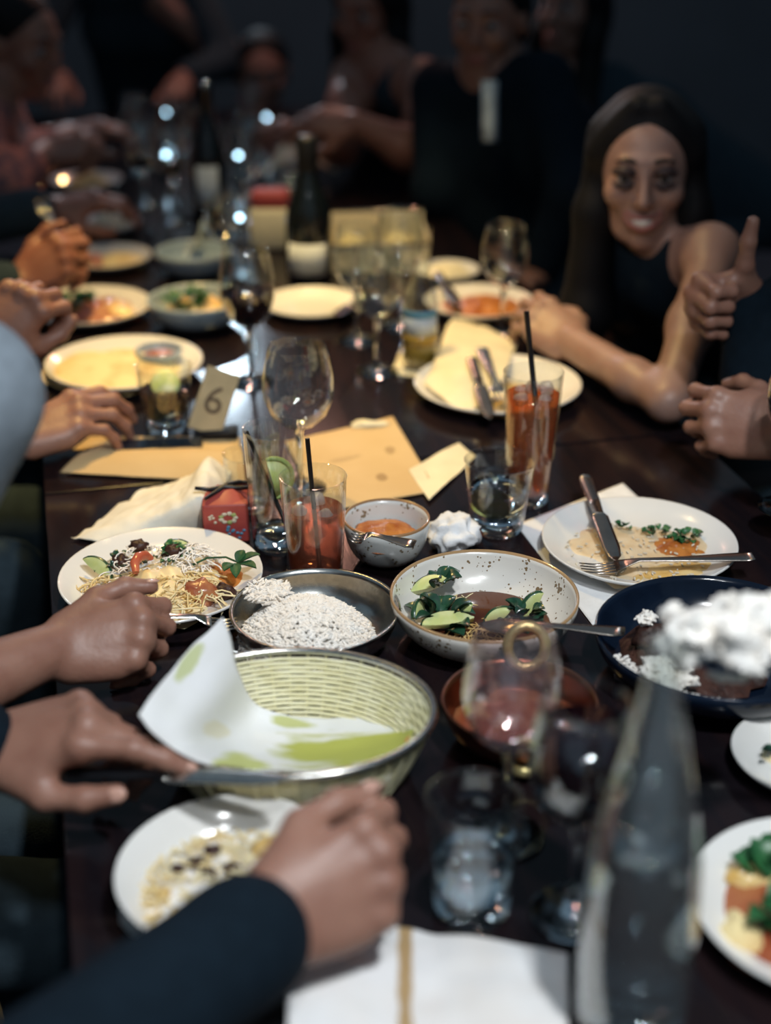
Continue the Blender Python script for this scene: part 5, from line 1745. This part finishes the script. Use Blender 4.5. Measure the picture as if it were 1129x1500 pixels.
# the diner whose dark sleeves and both hands fill the near corner
wrR = pd(388, 1356, 1.018)
wrL = pd(-24, 1092, 1.235)
elR = V((-.255, .570, .855))
elL = V((-.52, .93, .84))
A, fA = person('person in a dark navy sweater holding a fork over the deep white plate',
               (-.56, .86, 1.10), (-.47, .48, 1.10), elL, wrL, elR, wrR,
               (V((.97, -.03, .24)), V((-.22, -.12, 1)), 'point', 1.0), (V((.85, .50, .14)), V((.18, -.78, .58)), 'pinch', 1.02),
               (-.45, .70, 1.34), (.9, .5, -.5), (-.66, .62, .60), 0.96, 'navycloth', 0.0042, 0.008, nails=True, hsc=1.06, hair='short')
fork('table_fork', 'fork gripped in the fist over the deep white plate', fA[1]((.128, .046, -.020)), aim(fA[1]((.128, .046, -.020)), on(FP, .036, .010, .026)), 'steel', 0.15)
a_, b_ = V((-.272, .998, .812)), V((-.078, .955, .836))
kn = knife('table_knife', 'dark-handled knife under the extended index finger beside the basket', a_, aim(a_, b_), 'steel', 0.20)
[c for c in kn.children if c.name.startswith('handle')][0].data.materials[0] = MT['plastic']

# the diner with the bracelet, leaning in
wrR = pd(76, 952, 1.412)
elR = V((-.500, 1.045, .81))
B, fB = person('person in a blue-grey jersey with a silver bracelet reaching over the noodle plate',
               (-.64, 1.38, 1.12), (-.335, 1.06, 1.135), (-.78, 1.42, .88), (-.62, 1.50, .84), elR, wrR,
               (V((.8, .3, -.3)), V((.2, -.2, 1)), 'rest', 1.0), (V((.94, .26, .10)), V((-.12, -.70, .70)), 'hold', 1.0),
               (-.60, 1.24, 1.37), (.8, .2, -.55), (-.74, 1.10, .60), 0.26, 'greycloth', 0.0034, 0.008, nails=True, hsc=0.98, hair='short')
a_, b_ = fB[1]((.060, .034, -.036)), fB[1]((.158, .006, -.052))
fork('table_fork', 'steel fork held by the hand with the bracelet over the noodle plate', a_, aim(a_, b_), 'steel', 0.135)
bc = wrR.lerp(elR, 0.50)
dr = (elR - wrR).normalized()
q1, q2 = dr.orthogonal().normalized(), dr.cross(dr.orthogonal().normalized())
brc = thing('bracelet', 'silver double bangle on the bare forearm by the noodle plate', 'bracelet', bc)
for s in (-.006, .006):
    MB().tube([dr * s + (q1 * math.cos(2 * math.pi * k / 32) + q2 * math.sin(2 * math.pi * k / 32)) * .0455 for k in range(32)], .0022, 6, closed=True).build('bangle', 'silver', brc)

# the diner beside the phone: one hand on the table, one raised
wrR = pd(20, 642, 1.93)
wrL = pd(-28, 505, 2.00)
person('person in dark clothes resting a hand beside the lime tumbler, other hand raised',
       (-.78, 2.06, 1.08), (-.80, 1.68, 1.08), (-.70, 1.99, .80), wrL, (-.66, 1.72, .80), wrR,
       (V((.72, .30, .62)), V((-.2, -.9, .35)), 'pray', 1.0), (V((.86, .46, .22)), V((-.10, -.40, 1)), 'rest', 1.0),
       (-.74, 1.88, 1.32), (.95, .2, -.3), (-.95, 1.85, .60), 0.80, 'blackcloth', 0.0046, 0.010, hsc=1.06)
# the diner with the fork at the far plate
wrR = pd(28, 418, 2.42)
E1, fE = person('person in dark clothes holding a fork upright over the far flatbread plate',
                (-1.02, 2.80, 1.08), (-.98, 2.40, 1.08), (-.86, 2.75, .83), (-.68, 2.86, .84), (-.80, 2.34, .80), wrR,
                (V((.9, .3, .1)), V((0, -.2, 1)), 'rest', 1.0), (V((.80, .20, .52)), V((-.25, -.85, .45)), 'grasp', 1.0),
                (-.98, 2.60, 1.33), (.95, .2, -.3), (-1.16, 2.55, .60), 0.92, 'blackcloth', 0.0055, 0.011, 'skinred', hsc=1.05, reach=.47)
a_, b_ = fE[1]((.090, .030, -.03)), fE[1]((.10, .150, .01))
fork('table_fork', 'fork held upright in the far hand over the flatbread plate', fE[1]((.085, -.030, -.035)), aim(fE[1]((.085, -.030, -.035)), fE[1]((.100, .120, -.020))), 'steel', 0.15)
# further along that side
person('person in a dusty pink print top reaching a sleeved arm over the far plates',
       pd(-10, 150, 3.35), pd(-40, 190, 3.02), pd(30, 250, 3.2), pd(95, 196, 3.36), pd(0, 285, 2.95), pd(62, 222, 3.12),
       (V((.9, .3, .1)), V((0, -.3, 1)), 'rest', 1.0), (V((.92, .1, .12)), V((0, -.5, .8)), 'grasp', 1.0),
       pd(28, 62, 3.2), (.9, -.4, -.25), (-1.22, 3.15, .60), 0.80, 'pinkcloth', 0.007, 0.012, hair='short')
person('person in black at the far end of the table behind the wine glasses',
       (-.62, 4.75, 1.10), (-.98, 4.75, 1.10), (-.50, 4.66, .86), (-.62, 4.44, .84), (-1.12, 4.66, .86), (-.98, 4.44, .84),
       (V((0, -1, -.1)), V((0, 0, 1)), 'rest', 1.0), (V((0, -1, -.1)), V((0, 0, 1)), 'rest', 1.0),
       pd(385, 105, 4.5), (.1, -1, -.2), (-.80, 5.10, .60), 0.90, 'blackcloth', 0.008, 0.014, hair='short')
# across the table: bare-shouldered diner, man in a suit, diner behind, smiling woman, thumbs-up diner
person('person with long dark hair and bare shoulders, arm bent over the far table',
       pd(520, 105, 3.66), pd(620, 122, 3.46), pd(500, 215, 3.45), pd(470, 195, 3.40), pd(632, 235, 3.32), pd(520, 180, 3.24),
       (V((-.9, -.2, .1)), V((0, -.4, 1)), 'rest', 1.0), (V((-.97, .1, .05)), V((0, -.6, .8)), 'rest', 1.0),
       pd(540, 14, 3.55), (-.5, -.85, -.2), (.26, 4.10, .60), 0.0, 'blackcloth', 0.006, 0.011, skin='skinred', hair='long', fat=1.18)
IM, _ = person('man in a dark suit and pale shirt sitting behind the smiling woman',
               pd(800, 120, 3.04), pd(640, 132, 3.20), pd(838, 280, 3.0), V((.33, 3.02, .66)), pd(640, 280, 3.16), V((.25, 3.20, .66)),
               (V((-.5, -.8, .12)), V((0, -.2, 1)), 'rest', 1.0), (V((-.2, -.9, .12)), V((0, -.2, 1)), 'rest', 1.0),
               pd(716, 30, 3.06), (-.35, -.92, -.1), (.46, 3.22, .60), 0.93, 'navycloth', 0.007, 0.011, hair='short')
st = MB().grid([[pd(706 + 22 * u, 118 + 90 * v, 2.945 - .02 * math.sin(math.pi * u)) - V(IM.location) for u in (0, .33, .66, 1)] for v in (0, .35, .7, 1)]).build('shirt_front', 'shirt', IM, mods=[SOLID(.004)])
person('person in black with a bare neck between the man in the suit and smiling woman',
       pd(900, 130, 3.75), pd(760, 130, 3.80), pd(930, 280, 3.72), pd(890, 330, 3.68), pd(780, 280, 3.75), pd(800, 330, 3.70),
       (V((-.3, -.9, -.1)), V((0, -.2, 1)), 'rest', 1.0), (V((-.2, -.9, -.1)), V((0, -.2, 1)), 'rest', 1.0),
       pd(838, 15, 3.70), (-.6, -.75, .1), (.96, 3.80, .60), 0.93, 'blackcloth', 0.008, 0.013, hair='long', neckline=.10, reach=.20)
person('smiling woman with long dark hair and smoky eyes in a sleeveless black top',
       pd(1046, 372, 2.22), pd(872, 404, 2.56), pd(978, 588, 2.045), pd(838, 502, 2.25), pd(862, 560, 2.62), pd(890, 620, 2.42),
       (V((-.55, .82, .24)), V((-.3, -.4, .9)), 'rest', 1.0), (V((-.8, .1, -.1)), V((0, -.2, 1)), 'rest', 1.0),
       pd(944, 246, 2.28), (-.16, -.96, -.06), (.66, 2.52, .60), 0.0, 'navycloth', 0.0046, 0.010, 'skinpale', hair='long', smile=True, eyes='darkened', fat=0.72, up=(-.06, -.2, 1), collar=True)
person('person in a black long-sleeved top giving a thumbs-up beside the smiling woman',
       pd(1040, 330, 2.02) + V((.22, .16, 0)), pd(1240, 345, 1.90), pd(1290, 640, 1.80), pd(1150, 632, 1.775), pd(1120, 560, 1.93), pd(1098, 440, 1.955),
       (V((-.86, .42, .02)), V((-.25, -.85, .45)), 'grip', 1.0), (V((-.72, -.34, .10)), V((-.30, .93, .10)), 'thumbup', 1.0),
       pd(1290, 150, 2.05), (-.75, -.6, -.15), (.92, 1.98, .60), 0.90, 'navycloth', 0.0042, 0.010, hair='short', neckline=.12, hsc=1.02, reach=.48)
wine_glass('wine_glass', 'dark wine glass held in the ringed hand of the thumbs-up diner', pd(1158, 690, 1.72) - V((0, 0, .05)), 0.040, 0.20, 0.5, 'wine', stem=0.45)

wr, el = pd(20, 642, 1.93), V((-.66, 1.72, .80))
dr = (el - wr).normalized()
q1 = dr.orthogonal().normalized()
q2 = dr.cross(q1)
b2 = thing('bracelet', 'thin silver bracelet on the wrist beside the dark phone', 'bracelet', wr + dr * .02)
MB().tube([(q1 * math.cos(2 * math.pi * k / 32) + q2 * math.sin(2 * math.pi * k / 32)) * .0315 for k in range(32)], .0018, 6, closed=True).build('bangle', 'silver', b2)
